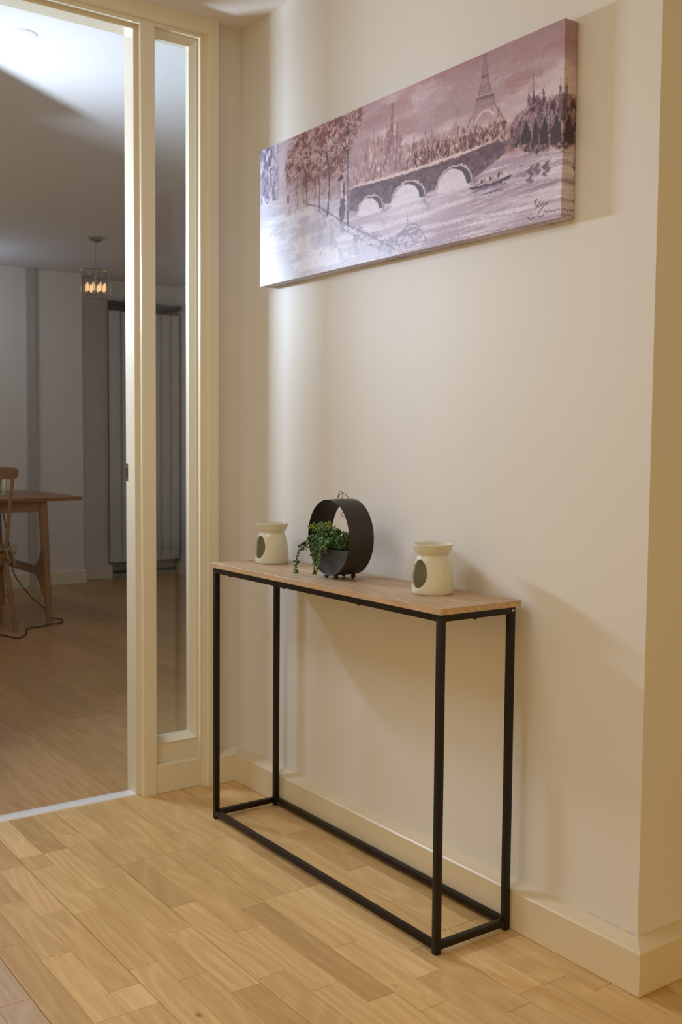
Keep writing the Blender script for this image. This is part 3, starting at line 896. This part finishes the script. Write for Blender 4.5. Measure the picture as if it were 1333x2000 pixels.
    pm = np.maximum(pm, (1 - sm(.30, .37, U)) * (1 - sm(.46, .54, V)))
    blend((178, 172, 184), pm * .95)
    blend((212, 210, 220), pm * sm(.45, .62, fbm(10, 16, 4, 140)) * .7)
    blend((146, 138, 152), pm * sm(.52, .7, fbm(70, 12, 3, 150)) * .5 * sm(.15, .3, U))
    stroke((104, 90, 106), [(.205, .50), (.26, .455), (.355, .30), (.40, .24), (.54, .045)], .006, .75)
    stroke((128, 112, 128), [(.25, .44), (.345, .27), (.40, .19), (.50, .045)], .004, .5)
    blend((120, 106, 122), (np.abs(seg(.36, .25, .53, .07)) < .05) * (fbm(120, 50, 3, 160) > .55) * .55)
    # trees
    tn = fbm(60, 30, 4, 170); tn2 = fbm(120, 60, 3, 180)
    env = np.zeros_like(U)
    for cx_, cy_, rx, ry in ((.19, .86, .075, .20), (.27, .84, .08, .22), (.34, .88, .07, .19), (.395, .95, .04, .09), (.14, .78, .03, .12), (.24, .66, .07, .09), (.33, .68, .05, .09)):
        env = np.maximum(env, 1 - sm(.55, 1.1, np.hypot((U - cx_) / rx, (V - cy_) / ry)))
    blend((152, 118, 116), env * .45)
    blend((118, 72, 66), env * sm(.46, .6, tn))
    blend((86, 54, 56), env * sm(.56, .68, tn2) * .8)
    blend((196, 160, 150), env * sm(.60, .72, fbm(140, 60, 3, 190)) * .8)
    blend((150, 122, 124), (U > .12) * (U < .40) * (V > .46) * (V < .64) * sm(.5, .65, fbm(120, 14, 3, 200)) * .6)
    tk = (74, 58, 62)
    for pts, wd_ in (([(.212, .48), (.209, .62), (.203, .72), (.190, .80)], .007), ([(.209, .62), (.222, .75)], .004), ([(.262, .42), (.262, .60), (.255, .72)], .005), ([(.295, .385), (.302, .55), (.300, .66), (.287, .80)], .011), ([(.301, .63), (.322, .74), (.335, .85)], .007), ([(.300, .60), (.318, .68)], .005), ([(.243, .45), (.243, .6)], .003), ([(.168, .48), (.168, .66)], .003)):
        stroke(tk, pts, wd_, .85)
    # left facade
    lf_ = (1 - sm(.075, .092, U)) * (V > .60) * 1.0
    blend((134, 120, 138), lf_ * sm(.45, .6, fbm(90, 12, 3, 210)))
    blend((94, 78, 102), lf_ * (fbm(60, 16, 3, 220) > .53) * (U < .07) * .85)
    blend((206, 200, 216), lf_ * (fbm(120, 20, 3, 230) > .62) * .8)
    blend((84, 66, 104), (np.abs(U - .022) < .008) * (V > .66) * (V < .96) * .8)
    # lamp post
    pc_ = (62, 50, 58)
    stroke(pc_, [(.374, .28), (.371, .76)], .005, .95)
    stroke(pc_, [(.374, .28), (.374, .36)], .010, .8)
    blend(pc_, (np.abs(U - .3695) * AS < .012 + .030 * np.clip((V - .785) / .08, 0, 1)) * (V > .78) * (V < .865) * .55)
    blend((226, 206, 190), (np.abs(U - .3695) * AS < .006 + .020 * np.clip((V - .785) / .08, 0, 1)) * (V > .79) * (V < .85) * .6)
    blend(pc_, (np.abs(U - .3690) * AS < .044 * np.clip((.905 - V) / .04, 0, 1)) * (V > .865) * (V < .905))
    stroke(pc_, [(.3688, .90), (.3685, .925)], .005, 1)
    stroke(pc_, [(.363, .755), (.379, .755)], .006, .9)
    # gentleman with hat
    blend((60, 46, 52), (np.abs(U - .352) * AS < .020 + .010 * np.sin(V * 20)) * (V > .31) * (V < .50) * .8)
    blend((196, 182, 184), (np.hypot((U - .353) * AS / .022, (V - .505) / .05) < 1) * .95)
    blend((54, 40, 46), (np.hypot((U - .358) * AS / .016, (V - .515) / .045) < 1) * .9)
    blend((156, 112, 100), (np.hypot((U - .3455) * AS, V - .575) < .015))
    stroke((52, 36, 38), [(.338, .590), (.355, .592)], .008, 1)
    blend((52, 36, 38), (np.hypot((U - .3475) * AS / .014, (V - .602) / .016) < 1))
    stroke((60, 46, 52), [(.344, .40), (.347, .30)], .010, .8)
    # lady
    blend((120, 92, 98), (np.hypot((U - .130) * AS / .020, (V - .575) / .036) < 1) * .85)
    blend((206, 160, 148), (np.hypot((U - .126) * AS / .018, (V - .505) / .045) < 1) * .7)
    blend((190, 140, 130), (np.hypot((U - .228) * AS / .010, (V - .575) / .03) < 1) * .6)
    # moored boat, foreground
    bc = (118, 112, 132)
    stroke(bc, [(.505, .06), (.54, .10), (.585, .168), (.612, .160), (.632, .10), (.645, .03)], .005, .8)
    stroke(bc, [(.53, .07), (.575, .135), (.60, .14), (.618, .05)], .004, .6)
    blend(bc, (np.hypot((U - .585) / .045, (V - .09) / .06) < 1) * (fbm(90, 40, 3, 240) > .5) * .6)
    stroke(bc, [(.583, .16), (.581, .235)], .0025, .8)
    stroke(bc, [(.455, .10), (.456, .42)], .002, .35)
    # painter's scribble
    sc_ = (66, 48, 58)
    stroke(sc_, [(.936, .115), (.942, .125), (.938, .10), (.946, .085), (.940, .075)], .0028, .9)
    stroke(sc_, [(.946, .09), (.949, .105), (.952, .085), (.956, .10), (.959, .085), (.964, .10), (.966, .088), (.971, .098)], .0024, .85)
    stroke(sc_, [(.957, .075), (.949, .06), (.945, .035), (.952, .025), (.960, .035)], .0028, .9)
    stroke(sc_, [(.960, .045), (.964, .055), (.967, .04), (.972, .052), (.976, .038), (.980, .050), (.984, .038), (.99, .045), (.997, .044)], .0022, .85)
    stroke(sc_, [(.921, .038), (.927, .026), (.936, .030)], .0035, .8)
    # thousands of small brush dabs
    def dabs(nd, ur, vf, wr, hr, cols, a, seed):
        r = np.random.RandomState(seed)
        for _ in range(nd):
            u = r.uniform(*ur); v0, v1 = vf(u)
            if v1 <= v0: continue
            v = v0 + (v1 - v0) * r.beta(1.1, 1.6)
            wpx = max(1, int(r.uniform(*wr) * Wn)); hpx = max(1, int(r.uniform(*hr) * Hn))
            x = int(u * Wn); y = int(v * Hn)
            c = np.array(cols[r.randint(len(cols))], float)
            sl = (slice(max(0, y), min(Hn, y + hpx)), slice(max(0, x), min(Wn, x + wpx)))
            al = a * r.uniform(.4, 1.0)
            C[sl] = C[sl] * (1 - al) + c * al
    ci = [.40, .46, .52, .56, .64, .70, .73, .76, .86]; cv_ = [.70, .78, .84, .70, .62, .62, .70, .60, .56]
    rj = np.random.RandomState(77).rand(80) * .16 - .10
    dabs(1100, (.40, .86), lambda u: (.50, float(np.interp(u, ci, cv_)) + rj[int(u * 79)]), (.0015, .005), (.010, .045), [(196, 168, 164), (128, 92, 92), (94, 62, 66), (168, 118, 104), (212, 190, 186), (110, 78, 82)], .55, 401)
    dabs(700, (.60, .86), lambda u: (.50, .585), (.0015, .006), (.010, .035), [(74, 48, 52), (98, 62, 60), (206, 182, 172), (150, 100, 84), (60, 40, 46)], .75, 402)
    dabs(650, (.875, 1.0), lambda u: (float(np.interp(u, [.87, .91, .94, 1.], [.45, .38, .355, .35])), float(np.interp(u, [.87, .90, .925, 1.], [.53, .60, .65, .62]))), (.0015, .006), (.010, .045), [(60, 40, 50), (84, 54, 62), (168, 140, 148), (120, 84, 92), (46, 30, 38), (176, 150, 156)], .6, 403)
    dabs(1600, (.12, .42), lambda u: (.62 if u < .36 else .82, 1.0), (.002, .005), (.006, .018), [(110, 66, 60), (84, 52, 54), (150, 96, 84), (198, 166, 158), (132, 84, 76)], .5, 404)
    dabs(500, (.13, .40), lambda u: (.46, .66), (.0012, .003), (.02, .07), [(120, 92, 96), (150, 112, 108), (196, 176, 178), (90, 66, 72)], .4, 405)
    dabs(500, (.0, .085), lambda u: (.62, 1.0), (.002, .006), (.015, .06), [(96, 80, 104), (150, 138, 156), (206, 202, 210), (120, 104, 124)], .6, 406)
    dabs(500, (.38, .87), lambda u: (.34, .47), (.002, .005), (.010, .02), [(70, 52, 62), (124, 98, 104), (92, 70, 78)], .35, 407) if 0 else None
    for u0, w0, v0, v1 in ((.912, .012, .43, .56), (.936, .008, .41, .56), (.956, .010, .40, .55), (.984, .012, .385, .54)):
        blend((48, 33, 40), ((np.abs(U - u0) < w0 * np.clip((v1 - V) / .06, 0, 1) ** .5) & (V > v0) & (V < v1)) * .8)
        stroke((172, 148, 152), [(u0 - w0, v1 - .07), (u0, v1 + .006), (u0 + w0, v1 - .07)], .005, .6)
    blend((140, 108, 114), (np.hypot((U - .945) * AS, (V - .62)) < .05) * sm(.45, .6, fbm(120, 60, 3, 500)) * .6)
    stroke((176, 150, 152), [(.884, .53), (.905, .60), (.93, .62)], .005, .6)
    # wobble every edge like a loaded brush
    wu = (fbm(160, 60, 2, 410) - .5) * .0055; wv = (fbm(160, 60, 2, 420) - .5) * .016
    iu_ = np.clip(((U + wu) * Wn).astype(int), 0, Wn - 1); iv_ = np.clip(((V + wv) * Hn).astype(int), 0, Hn - 1)
    keep = ((U > .905) & (V < .14))[..., None]
    C = np.where(keep, C, C[iv_, iu_])
    # brush relief and canvas mottling
    C = C * (1 + (fbm(240, 90, 2, 300)[..., None] - .5) * .10 + (fbm(40, 120, 3, 310)[..., None] - .5) * .07)
    return np.clip(C, 0, 255)


NW, NH = 1000, 330
PIC = paint(NW, NH)


def to_lin(c):
    c = np.clip(c / 255.0, 0, 1)
    l = np.where(c < .04045, c / 12.92, ((c + .055) / 1.055) ** 2.4)
    l = l * np.array([1.30, 1.36, 1.52])
    return np.clip(l, 0, .95)


LINP = to_lin(PIC)
cm, nt, b = mat_new('printed_canvas')
at = nt.nodes.new('ShaderNodeAttribute'); at.attribute_name = 'print'
nt.links.new(at.outputs['Color'], b.inputs['Base Color'])
b.inputs['Roughness'].default_value = 0.42
b.inputs['Specular IOR Level'].default_value = 0.5
tc = nt.nodes.new('ShaderNodeTexCoord')
nz = nt.nodes.new('ShaderNodeTexNoise'); nz.inputs['Scale'].default_value = 700
bp = nt.nodes.new('ShaderNodeBump'); bp.inputs['Strength'].default_value = 0.10; bp.inputs['Distance'].default_value = 0.0005
nt.links.new(tc.outputs['Object'], nz.inputs['Vector']); nt.links.new(nz.outputs['Fac'], bp.inputs['Height']); nt.links.new(bp.outputs[0], b.inputs['Normal'])
M['canvas'] = cm


def grid_mesh(name, nu, nv, fpos, fcol):
    """fpos(s,t)->xyz arrays, colours sampled per vertex"""
    s, t = np.meshgrid(np.linspace(0, 1, nu), np.linspace(0, 1, nv))
    co = np.stack(fpos(s, t), -1).reshape(-1, 3).astype(np.float32)
    col = fcol(s, t).reshape(-1, 3)
    i, j = np.meshgrid(np.arange(nu - 1), np.arange(nv - 1))
    a = (j * nu + i).ravel()
    q_ = np.stack([a, a + 1, a + nu + 1, a + nu], -1).ravel()
    me = bpy.data.meshes.new(name)
    me.vertices.add(len(co)); me.vertices.foreach_set('co', co.ravel())
    nf = len(a)
    me.loops.add(nf * 4); me.loops.foreach_set('vertex_index', q_.astype(np.int32))
    me.polygons.add(nf)
    me.polygons.foreach_set('loop_start', (np.arange(nf) * 4).astype(np.int32))
    me.update(calc_edges=True)
    ca = me.color_attributes.new('print', 'FLOAT_COLOR', 'POINT')
    ca.data.foreach_set('color', np.concatenate([col, np.ones((len(col), 1))], 1).ravel().astype(np.float32))
    return me


def samp(u, v):
    iu = np.clip((u * NW).astype(int), 0, NW - 1); iv = np.clip((v * NH).astype(int), 0, NH - 1)
    return LINP[iv, iu]


PW, PH = PX1 - PX0, PZ1 - PZ0
cv = empty('canvas_print', ((PX0 + PX1) / 2, 0, PZ0), 0, 'wide canvas print of a misty river city in mauve and brown, hanging on the wall', 'picture')
link('printed_face', grid_mesh('printed_face', NW, NH, lambda s, t: (s * PW - PW / 2, 0 * s - PDP, t * PH), lambda s, t: samp(s, t)), M['canvas'], cv)
wr_ = PDP / PW
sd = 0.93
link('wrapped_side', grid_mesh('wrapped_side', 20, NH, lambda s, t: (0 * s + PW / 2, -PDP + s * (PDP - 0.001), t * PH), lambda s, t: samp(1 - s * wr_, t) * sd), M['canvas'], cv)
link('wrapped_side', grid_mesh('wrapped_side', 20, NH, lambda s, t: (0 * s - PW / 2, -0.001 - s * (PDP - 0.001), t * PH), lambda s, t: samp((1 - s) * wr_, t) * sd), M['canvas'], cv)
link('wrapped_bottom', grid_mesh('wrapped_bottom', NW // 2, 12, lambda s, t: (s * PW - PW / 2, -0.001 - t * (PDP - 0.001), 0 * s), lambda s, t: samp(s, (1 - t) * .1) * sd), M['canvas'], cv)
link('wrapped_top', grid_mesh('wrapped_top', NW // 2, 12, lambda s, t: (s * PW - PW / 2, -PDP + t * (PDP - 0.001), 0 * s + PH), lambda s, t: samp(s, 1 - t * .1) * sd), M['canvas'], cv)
box('stretcher_back', (-PW / 2 + .002, -0.004, 0.002), (PW / 2 - .002, 0.0, PH - .002), M['beech'], cv)
# folded corner of the canvas
bm = bmesh.new()
vs = [bm.verts.new(p) for p in ((PW / 2 + .0006, -PDP + .004, .0015), (PW / 2 + .0006, -.006, -.0006), (PW / 2 - .004, -.010, -.0010), (PW / 2 - .002, -PDP + .006, -.0010))]
bm.faces.new(vs)
vs2 = [bm.verts.new(p) for p in ((PW / 2 + .0004, -.003, .0), (PW / 2 + .0018, -.010, .006), (PW / 2 + .0018, -.026, .003), (PW / 2 + .0004, -.034, .0))]
bm.faces.new(vs2)
bmobj('folded_corner', bm, M['far_band'], cv)

# ------------------------------------------------------------------ far room furniture
dt = empty('dining_table', (-3.30, 0.05, 0), 0, 'light wooden dining table with tapered legs in the far room', 'table')


def dpart(name, bm, mat=M['beech'], smooth=True, lab=None):
    bmesh.ops.translate(bm, verts=bm.verts, vec=(3.30, -0.05, 0))
    o = bmobj(name, bm, mat, dt, smooth=smooth)
    return o


TX0, TX1, TY0, TY1, TZ = -4.16, -3.06, -0.85, 0.70, 0.757
bm = bmesh.new()
pts = []
n = 14
for i in range(n + 1):   # gently bowed ends and sides
    t = i / n; pts.append((TX1 + 0.0 - 0.06 * (2 * t - 1) ** 2, TY0 + (TY1 - TY0) * t))
for i in range(1, n):
    t = i / n; pts.append((TX1 - .06 + (TX0 + .06 - TX1 + .06) * t, TY1 + 0.02 * (1 - (2 * t - 1) ** 2)))
for i in range(n + 1):
    t = 1 - i / n; pts.append((TX0 + 0.06 * (2 * t - 1) ** 2, TY0 + (TY1 - TY0) * t))
for i in range(1, n):
    t = 1 - i / n; pts.append((TX1 - .06 + (TX0 + .06 - TX1 + .06) * t, TY0 - 0.02 * (1 - (2 * t - 1) ** 2)))
a_ = [bm.verts.new((p[0], p[1], TZ)) for p in pts]
c_ = [bm.verts.new((TX0 + (TX1 - TX0) * .5 + (p[0] - (TX0 + TX1) / 2) * .985, (TY0 + TY1) / 2 + (p[1] - (TY0 + TY1) / 2) * .99, TZ - 0.020)) for p in pts]
bm.faces.new(a_); bm.faces.new(c_[::-1])
for i in range(len(pts)): bm.faces.new((a_[i], a_[(i + 1) % len(pts)], c_[(i + 1) % len(pts)], c_[i]))
dpart('tabletop', bm, smooth=False)
bm = bmesh.new()
AX, BX, AY, BY = -3.16, -4.06, 0.45, -0.56
for (p0, p1) in (((BX, AY - .01, .672), (AX, AY + .01, .737)), ((BX, BY - .01, .672), (AX, BY + .01, .737)), ((AX - .01, BY, .672), (AX + .01, AY, .737)), ((BX - .01, BY, .672), (BX + .01, AY, .737))):
    add_box(bm, p0, p1, 0.002)
dpart('apron', bm, smooth=False)
for lx, ly in ((AX, AY), (BX, AY), (AX, BY), (BX, BY)):
    bm = bmesh.new()
    sy = 1 if ly == AY else -1
    prof = [(0.0, .016, .017, 0), (0.25, .019, .020, .002), (0.5, .022, .022, .003), (0.70, .024, .024, .004), (0.737, .024, .024, .004)]
    rings = []
    for z, hx, hy, _ in prof:
        yy = ly + sy * (0.012 + 0.036 * (1 - z / .737))
        rings.append([bm.verts.new((lx + sx_ * hx, yy + s_ * hy, z)) for sx_, s_ in ((-1, -.6), (-.6, -1), (.6, -1), (1, -.6), (1, .6), (.6, 1), (-.6, 1), (-1, .6))])
    for r_, s_ in zip(rings[:-1], rings[1:]):
        for k in range(8): bm.faces.new((r_[k], r_[(k + 1) % 8], s_[(k + 1) % 8], s_[k]))
    bm.faces.new(rings[0][::-1]); bm.faces.new(rings[-1])
    dpart('leg', bm)
for ly, sy in ((AY + .015, 1), (BY - .015, -1)):
    # stretcher that flares where it meets the legs
    pr_ = []
    nn = 20
    for i in range(nn + 1):
        t = i / nn; x = AX + (BX - AX) * t
        e = max(0, 1 - min(t, 1 - t) / .16) ** 2
        pr_.append((x, .335 + .14 * e))
    lo_ = []
    for i in range(nn + 1):
        t = 1 - i / nn; x = AX + (BX - AX) * t
        e = max(0, 1 - min(t, 1 - t) / .16) ** 2
        lo_.append((x, .285 - .12 * e))
    P_ = pr_ + lo_
    bm = bmesh.new()
    f = [bm.verts.new((p[0], ly - .009, p[1])) for p in P_]; g = [bm.verts.new((p[0], ly + .009, p[1])) for p in P_]
    n2 = nn + 1
    for i in range(nn):
        bm.faces.new((f[i], f[i + 1], f[2 * n2 - 2 - i], f[2 * n2 - 1 - i])); bm.faces.new((g[i], g[i + 1], g[2 * n2 - 2 - i], g[2 * n2 - 1 - i]))
    for i in range(len(P_)): bm.faces.new((f[i], f[(i + 1) % len(P_)], g[(i + 1) % len(P_)], g[i]))
    dpart('stretcher', bm, smooth=False)

# chair
ch = empty('dining_chair', (-3.12, 0.045, 0), 0, 'spindle back wooden chair with tied seat pad, cut by the left edge', 'chair')


def cp_(name, bm, mat=M['beech'], smooth=True, parent=None):
    return bmobj(name, bm, mat, parent or ch, smooth=smooth)


bm = bmesh.new()      # seat, slightly D shaped
pts = [(.16, -.19), (.175, 0), (.16, .19), (0, .215), (-.17, .21), (-.22, .16), (-.23, 0), (-.22, -.16), (-.17, -.21), (0, -.215)]
a_ = [bm.verts.new((p[0], p[1], .455)) for p in pts]; c_ = [bm.verts.new((p[0] * .94, p[1] * .94, .427)) for p in pts]
bm.faces.new(a_); bm.faces.new(c_[::-1])
for i in range(len(pts)): bm.faces.new((a_[i], a_[(i + 1) % len(pts)], c_[(i + 1) % len(pts)], c_[i]))
cp_('seat', bm, smooth=False)
for sx_, sy_ in ((1, 1), (1, -1), (-1, 1), (-1, -1)):
    bm = bmesh.new()
    tube_bm(bm, [(.115 * sx_, .14 * sy_, .435), (.127 * sx_, .164 * sy_, .25), (.142 * sx_, .19 * sy_, .006), (.143 * sx_, .192 * sy_, 0.0)], [.0125, .0165, .0125, .0115], 10)
    cp_('leg', bm)
bm = bmesh.new(); tube_bm(bm, [(.128, .17, .20), (-.128, .17, .20)], .009, 8); cp_('stretcher', bm)
bm = bmesh.new(); tube_bm(bm, [(.128, -.17, .20), (-.128, -.17, .20)], .009, 8); cp_('stretcher', bm)
bm = bmesh.new(); tube_bm(bm, [(0, -.17, .20), (0, .17, .20)], .009, 8); cp_('stretcher', bm)
for yy in (-.135, -.08, -.027, .027, .08, .135):
    bm = bmesh.new(); out = abs(yy) > .13
    rr = .011 if out else .0065
    tube_bm(bm, [(.145, yy, .45), (.165, yy * 1.12, .66), (.192, yy * 1.24, .885)], [rr * 1.1, rr, rr * .85], 8)
    cp_('back_post' if out else 'spindle', bm)
bm = bmesh.new()      # curved top rail
N_ = 14; ringsf = []
for i in range(N_ + 1):
    t = i / N_ * 2 - 1
    yy = .205 * t; xx = .196 - .030 * t * t + .0
    e = min(1, (1 - abs(t)) / .12) ** .5 if abs(t) > .88 else 1
    hh = .034 * (.62 + .38 * e)
    zc = .912 - .004 * t * t
    ringsf.append([bm.verts.new((xx - .009, yy, zc - hh)), bm.verts.new((xx + .009, yy, zc - hh)), bm.verts.new((xx + .011, yy, zc + hh)), bm.verts.new((xx - .007, yy, zc + hh))])
for r_, s_ in zip(ringsf[:-1], ringsf[1:]):
    for k in range(4): bm.faces.new((r_[k], r_[(k + 1) % 4], s_[(k + 1) % 4], s_[k]))
bm.faces.new(ringsf[0]); bm.faces.new(ringsf[-1][::-1])
cp_('top_rail', bm)

pad = empty('seat_cushion', (-3.12, 0.045, 0.455), 0, 'beige tie-on cushion on the seat of the spindle back chair', 'cushion')
bm = bmesh.new(); add_box(bm, (-.20, -.19, .0), (.125, .19, .04), .018, 3)
bmobj('pad', bm, M['cushion'], pad, smooth=True)
for sy_ in (-1, 1):
    bm = bmesh.new()
    y_ = .142 * sy_
    tube_bm(bm, smooth_path([(.11, y_, .02), (.15, y_ + .018, .035), (.172, y_ + .01, .03), (.165, y_ - .018, .02), (.13, y_ - .01, .02)], 5), .006, 6)
    tube_bm(bm, smooth_path([(.17, y_ + .01, .03), (.178, y_ + .035, .045), (.175, y_ + .05, .03), (.172, y_ + .03, .005), (.17, y_ + .01, .028)], 5), .006, 6)
    tube_bm(bm, smooth_path([(.17, y_ + .01, .03), (.175, y_ + .03, -.01), (.168, y_ + .045, -.07)], 5), .0045, 6)
    tube_bm(bm, smooth_path([(.17, y_ + .005, .03), (.178, y_ - .005, -.01), (.172, y_ + .018, -.05)], 5), .0045, 6)
    bmobj('tie', bm, M['cushion'], pad, smooth=True)

# tumbler standing on the table
gl = tag(bmobj('drinking_glass', lathe_bm([(0, 0), (.026, 0), (.028, .004), (.033, .11), (.031, .11), (.0265, .008), (0, .006)], 24), M['glass'], None, (-3.46, 0.315, TZ), smooth=True), 'clear drinking glass on the dining table at the left edge', 'glass')

# cable on the floor
def cable(name, pts, label):
    bm = bmesh.new(); tube_bm(bm, smooth_path(pts, 7), 0.0035, 6)
    return tag(bmobj(name, bm, M['cord'], None, smooth=True), label, 'cable')


cable('power_cord', [(-3.00, -0.20, .004), (-2.93, 0.10, .004), (-2.76, 0.17, .004), (-2.85, 0.25, .004), (-3.03, 0.32, .004), (-3.05, 0.40, .004), (-3.10, 0.485, .004), (-3.10, 0.545, .004), (-3.22, 0.60, .004), (-3.34, 0.57, .004), (-3.50, 0.63, .004)], 'black cable lying on the far floor round the leg of the dining table')
cable('power_cord', [(-3.72, 0.40, .655), (-3.60, 0.40, .45), (-3.70, 0.46, .25), (-3.98, 0.66, .05), (-4.06, 0.72, .004), (-3.80, 0.68, .004), (-3.62, 0.645, .004)], 'black cable hanging from the underside of the dining table to the floor')

# pendant lamp
pd = empty('pendant_light', (-3.40, 0.903, 2.370), 0, 'round wire cage pendant light with glowing candle bulbs hanging from the far ceiling', 'lamp')
bmobj('ceiling_rose', lathe_bm([(0, 0), (.046, 0), (.046, -.012), (.036, -.022), (.010, -.030), (0, -.030)], 28), M['chrome'], pd, smooth=True)
bm = bmesh.new(); tube_bm(bm, [(0, 0, -.028), (0, 0, -.205)], .0022, 6); bmobj('cord', bm, M['chrome'], pd)
zt_, zb_ = -.208, -.366; RR = .093
for z in (zt_, zb_):
    bm = bmesh.new(); tube_bm(bm, [(RR * math.cos(2 * math.pi * k / 40), RR * math.sin(2 * math.pi * k / 40), z) for k in range(40)], .0030, 6, True)
    bmobj('cage_ring', bm, M['chrome'], pd, smooth=True)
for k in range(12):
    a = 2 * math.pi * k / 12
    bm = bmesh.new(); tube_bm(bm, [(RR * math.cos(a), RR * math.sin(a), zt_), (RR * math.cos(a), RR * math.sin(a), zb_)], .0013, 5)
    bmobj('cage_wire', bm, M['chrome'], pd)
for k in range(4):
    a = math.pi / 4 * (2 * k + 1)
    bm = bmesh.new(); tube_bm(bm, [(0, 0, zt_), (RR * math.cos(a), RR * math.sin(a), zt_)], .0022, 5)
    bmobj('cage_arm', bm, M['chrome'], pd)
bm = bmesh.new(); tube_bm(bm, [(0, 0, zt_ + .01), (0, 0, zb_ + .03)], .004, 8); bmobj('stem', bm, M['chrome'], pd)
for k in range(20):
    a = 2 * math.pi * k / 20
    bm = bmesh.new(); bmesh.ops.create_icosphere(bm, subdivisions=1, radius=.0065)
    bmobj('glass_bead', bm, M['chrome'], pd, (.085 * math.cos(a), .085 * math.sin(a), zt_ - .018 - .006 * (k % 2)), smooth=True)
for k in range(8):
    a = 2 * math.pi * k / 8 + .15
    o = bmobj('candle_bulb', lathe_bm([(0, 0), (.006, .002), (.009, .014), (.0085, .034), (.005, .050), (0, .056)], 12), M['bulb'], pd, (.058 * math.cos(a), .058 * math.sin(a), zb_ + .030), smooth=True)
    bm = bmesh.new(); tube_bm(bm, [(0, 0, zb_ + .034), (.03 * math.cos(a), .03 * math.sin(a), zb_ + .018), (.058 * math.cos(a), .058 * math.sin(a), zb_ + .030)], .0025, 6)
    bmobj('candle_arm', bm, M['chrome'], pd)

# vertical blinds over the patio door
vb = empty('vertical_blind', (FXB + 0.06, 1.925, 2.19), 0, 'grey vertical blind hanging over the patio door in the far room', 'blind')
tr_ = box('head_rail', (-.02, -.30, -.02), (.025, .305, .012), M['rail'], vb, .002)
tr_['label'] = 'dark curtain track'
bm = bmesh.new(); add_box(bm, (-.012, -.30, -.062), (.016, .305, -.040), .002); bmobj('carrier_rail', bm, M['rail'], vb)
for k in range(7):
    bm = bmesh.new()
    y_ = -.255 + k * .0865
    a = math.radians(14); hx, hy = .0445 * math.sin(a), .0445 * math.cos(a)
    n = 6; fr = []; bk = []
    for i in range(n + 1):
        t = i / n * 2 - 1; bul = .006 * (1 - t * t)
        fr.append((hx * t + bul, hy * t))
    for zz in (-2.06, -.058):
        bk.append([bm.verts.new((p[0] + .001, y_ + p[1], zz)) for p in fr] + [bm.verts.new((p[0] - .001, y_ + p[1], zz)) for p in fr[::-1]])
    for i in range(len(bk[0])):
        bm.faces.new((bk[0][i], bk[0][(i + 1) % len(bk[0])], bk[1][(i + 1) % len(bk[0])], bk[1][i]))
    bm.faces.new(bk[0]); bm.faces.new(bk[1][::-1])
    bmobj('slat', bm, M['blind'], vb)

# smoke alarm on the far ceiling
tag(bmobj('smoke_alarm', lathe_bm([(0, 0), (.044, 0), (.043, -.001), (.036, -.003), (.026, -.0035), (.010, -.0035), (0, -.0035)], 32), M['alarm'], None, (-0.43, -0.54, CEIL + 0.004), smooth=True), 'round white smoke alarm on the bright ceiling past the door head', 'smoke alarm')

# flag above the studio light (added unseen black card that cuts its light off the far ceiling)
st_ = empty('studio_flash', (LAMP.x, LAMP.y, 0), math.atan2(LDIR.y, LDIR.x), 'black studio flash box on a stand beyond the doorway', 'studio lamp')
bm = bmesh.new(); add_box(bm, (-.16, -.23, 1.685), (-.012, .23, 1.795), .004); bmobj('housing', bm, M['black'], st_)
fo = box('light_flag', (.0, -.50, LAMP.z + .305), (.20, .40, LAMP.z + .311), M['black'], st_)
bm = bmesh.new(); tube_bm(bm, [(-.10, 0, 0.02), (-.10, 0, 2.045)], .012, 8); tube_bm(bm, [(-.10, 0, 2.0575), (.18, 0, 2.0575)], .006, 6); bmobj('stand', bm, M['black'], st_)
for k in range(3):
    a = 2 * math.pi * k / 3 + 1
    bm = bmesh.new(); tube_bm(bm, [(-.10, 0, .30), (-.10 + .22 * math.cos(a), .22 * math.sin(a), .008)], .008, 6); bmobj('stand_leg', bm, M['black'], st_)
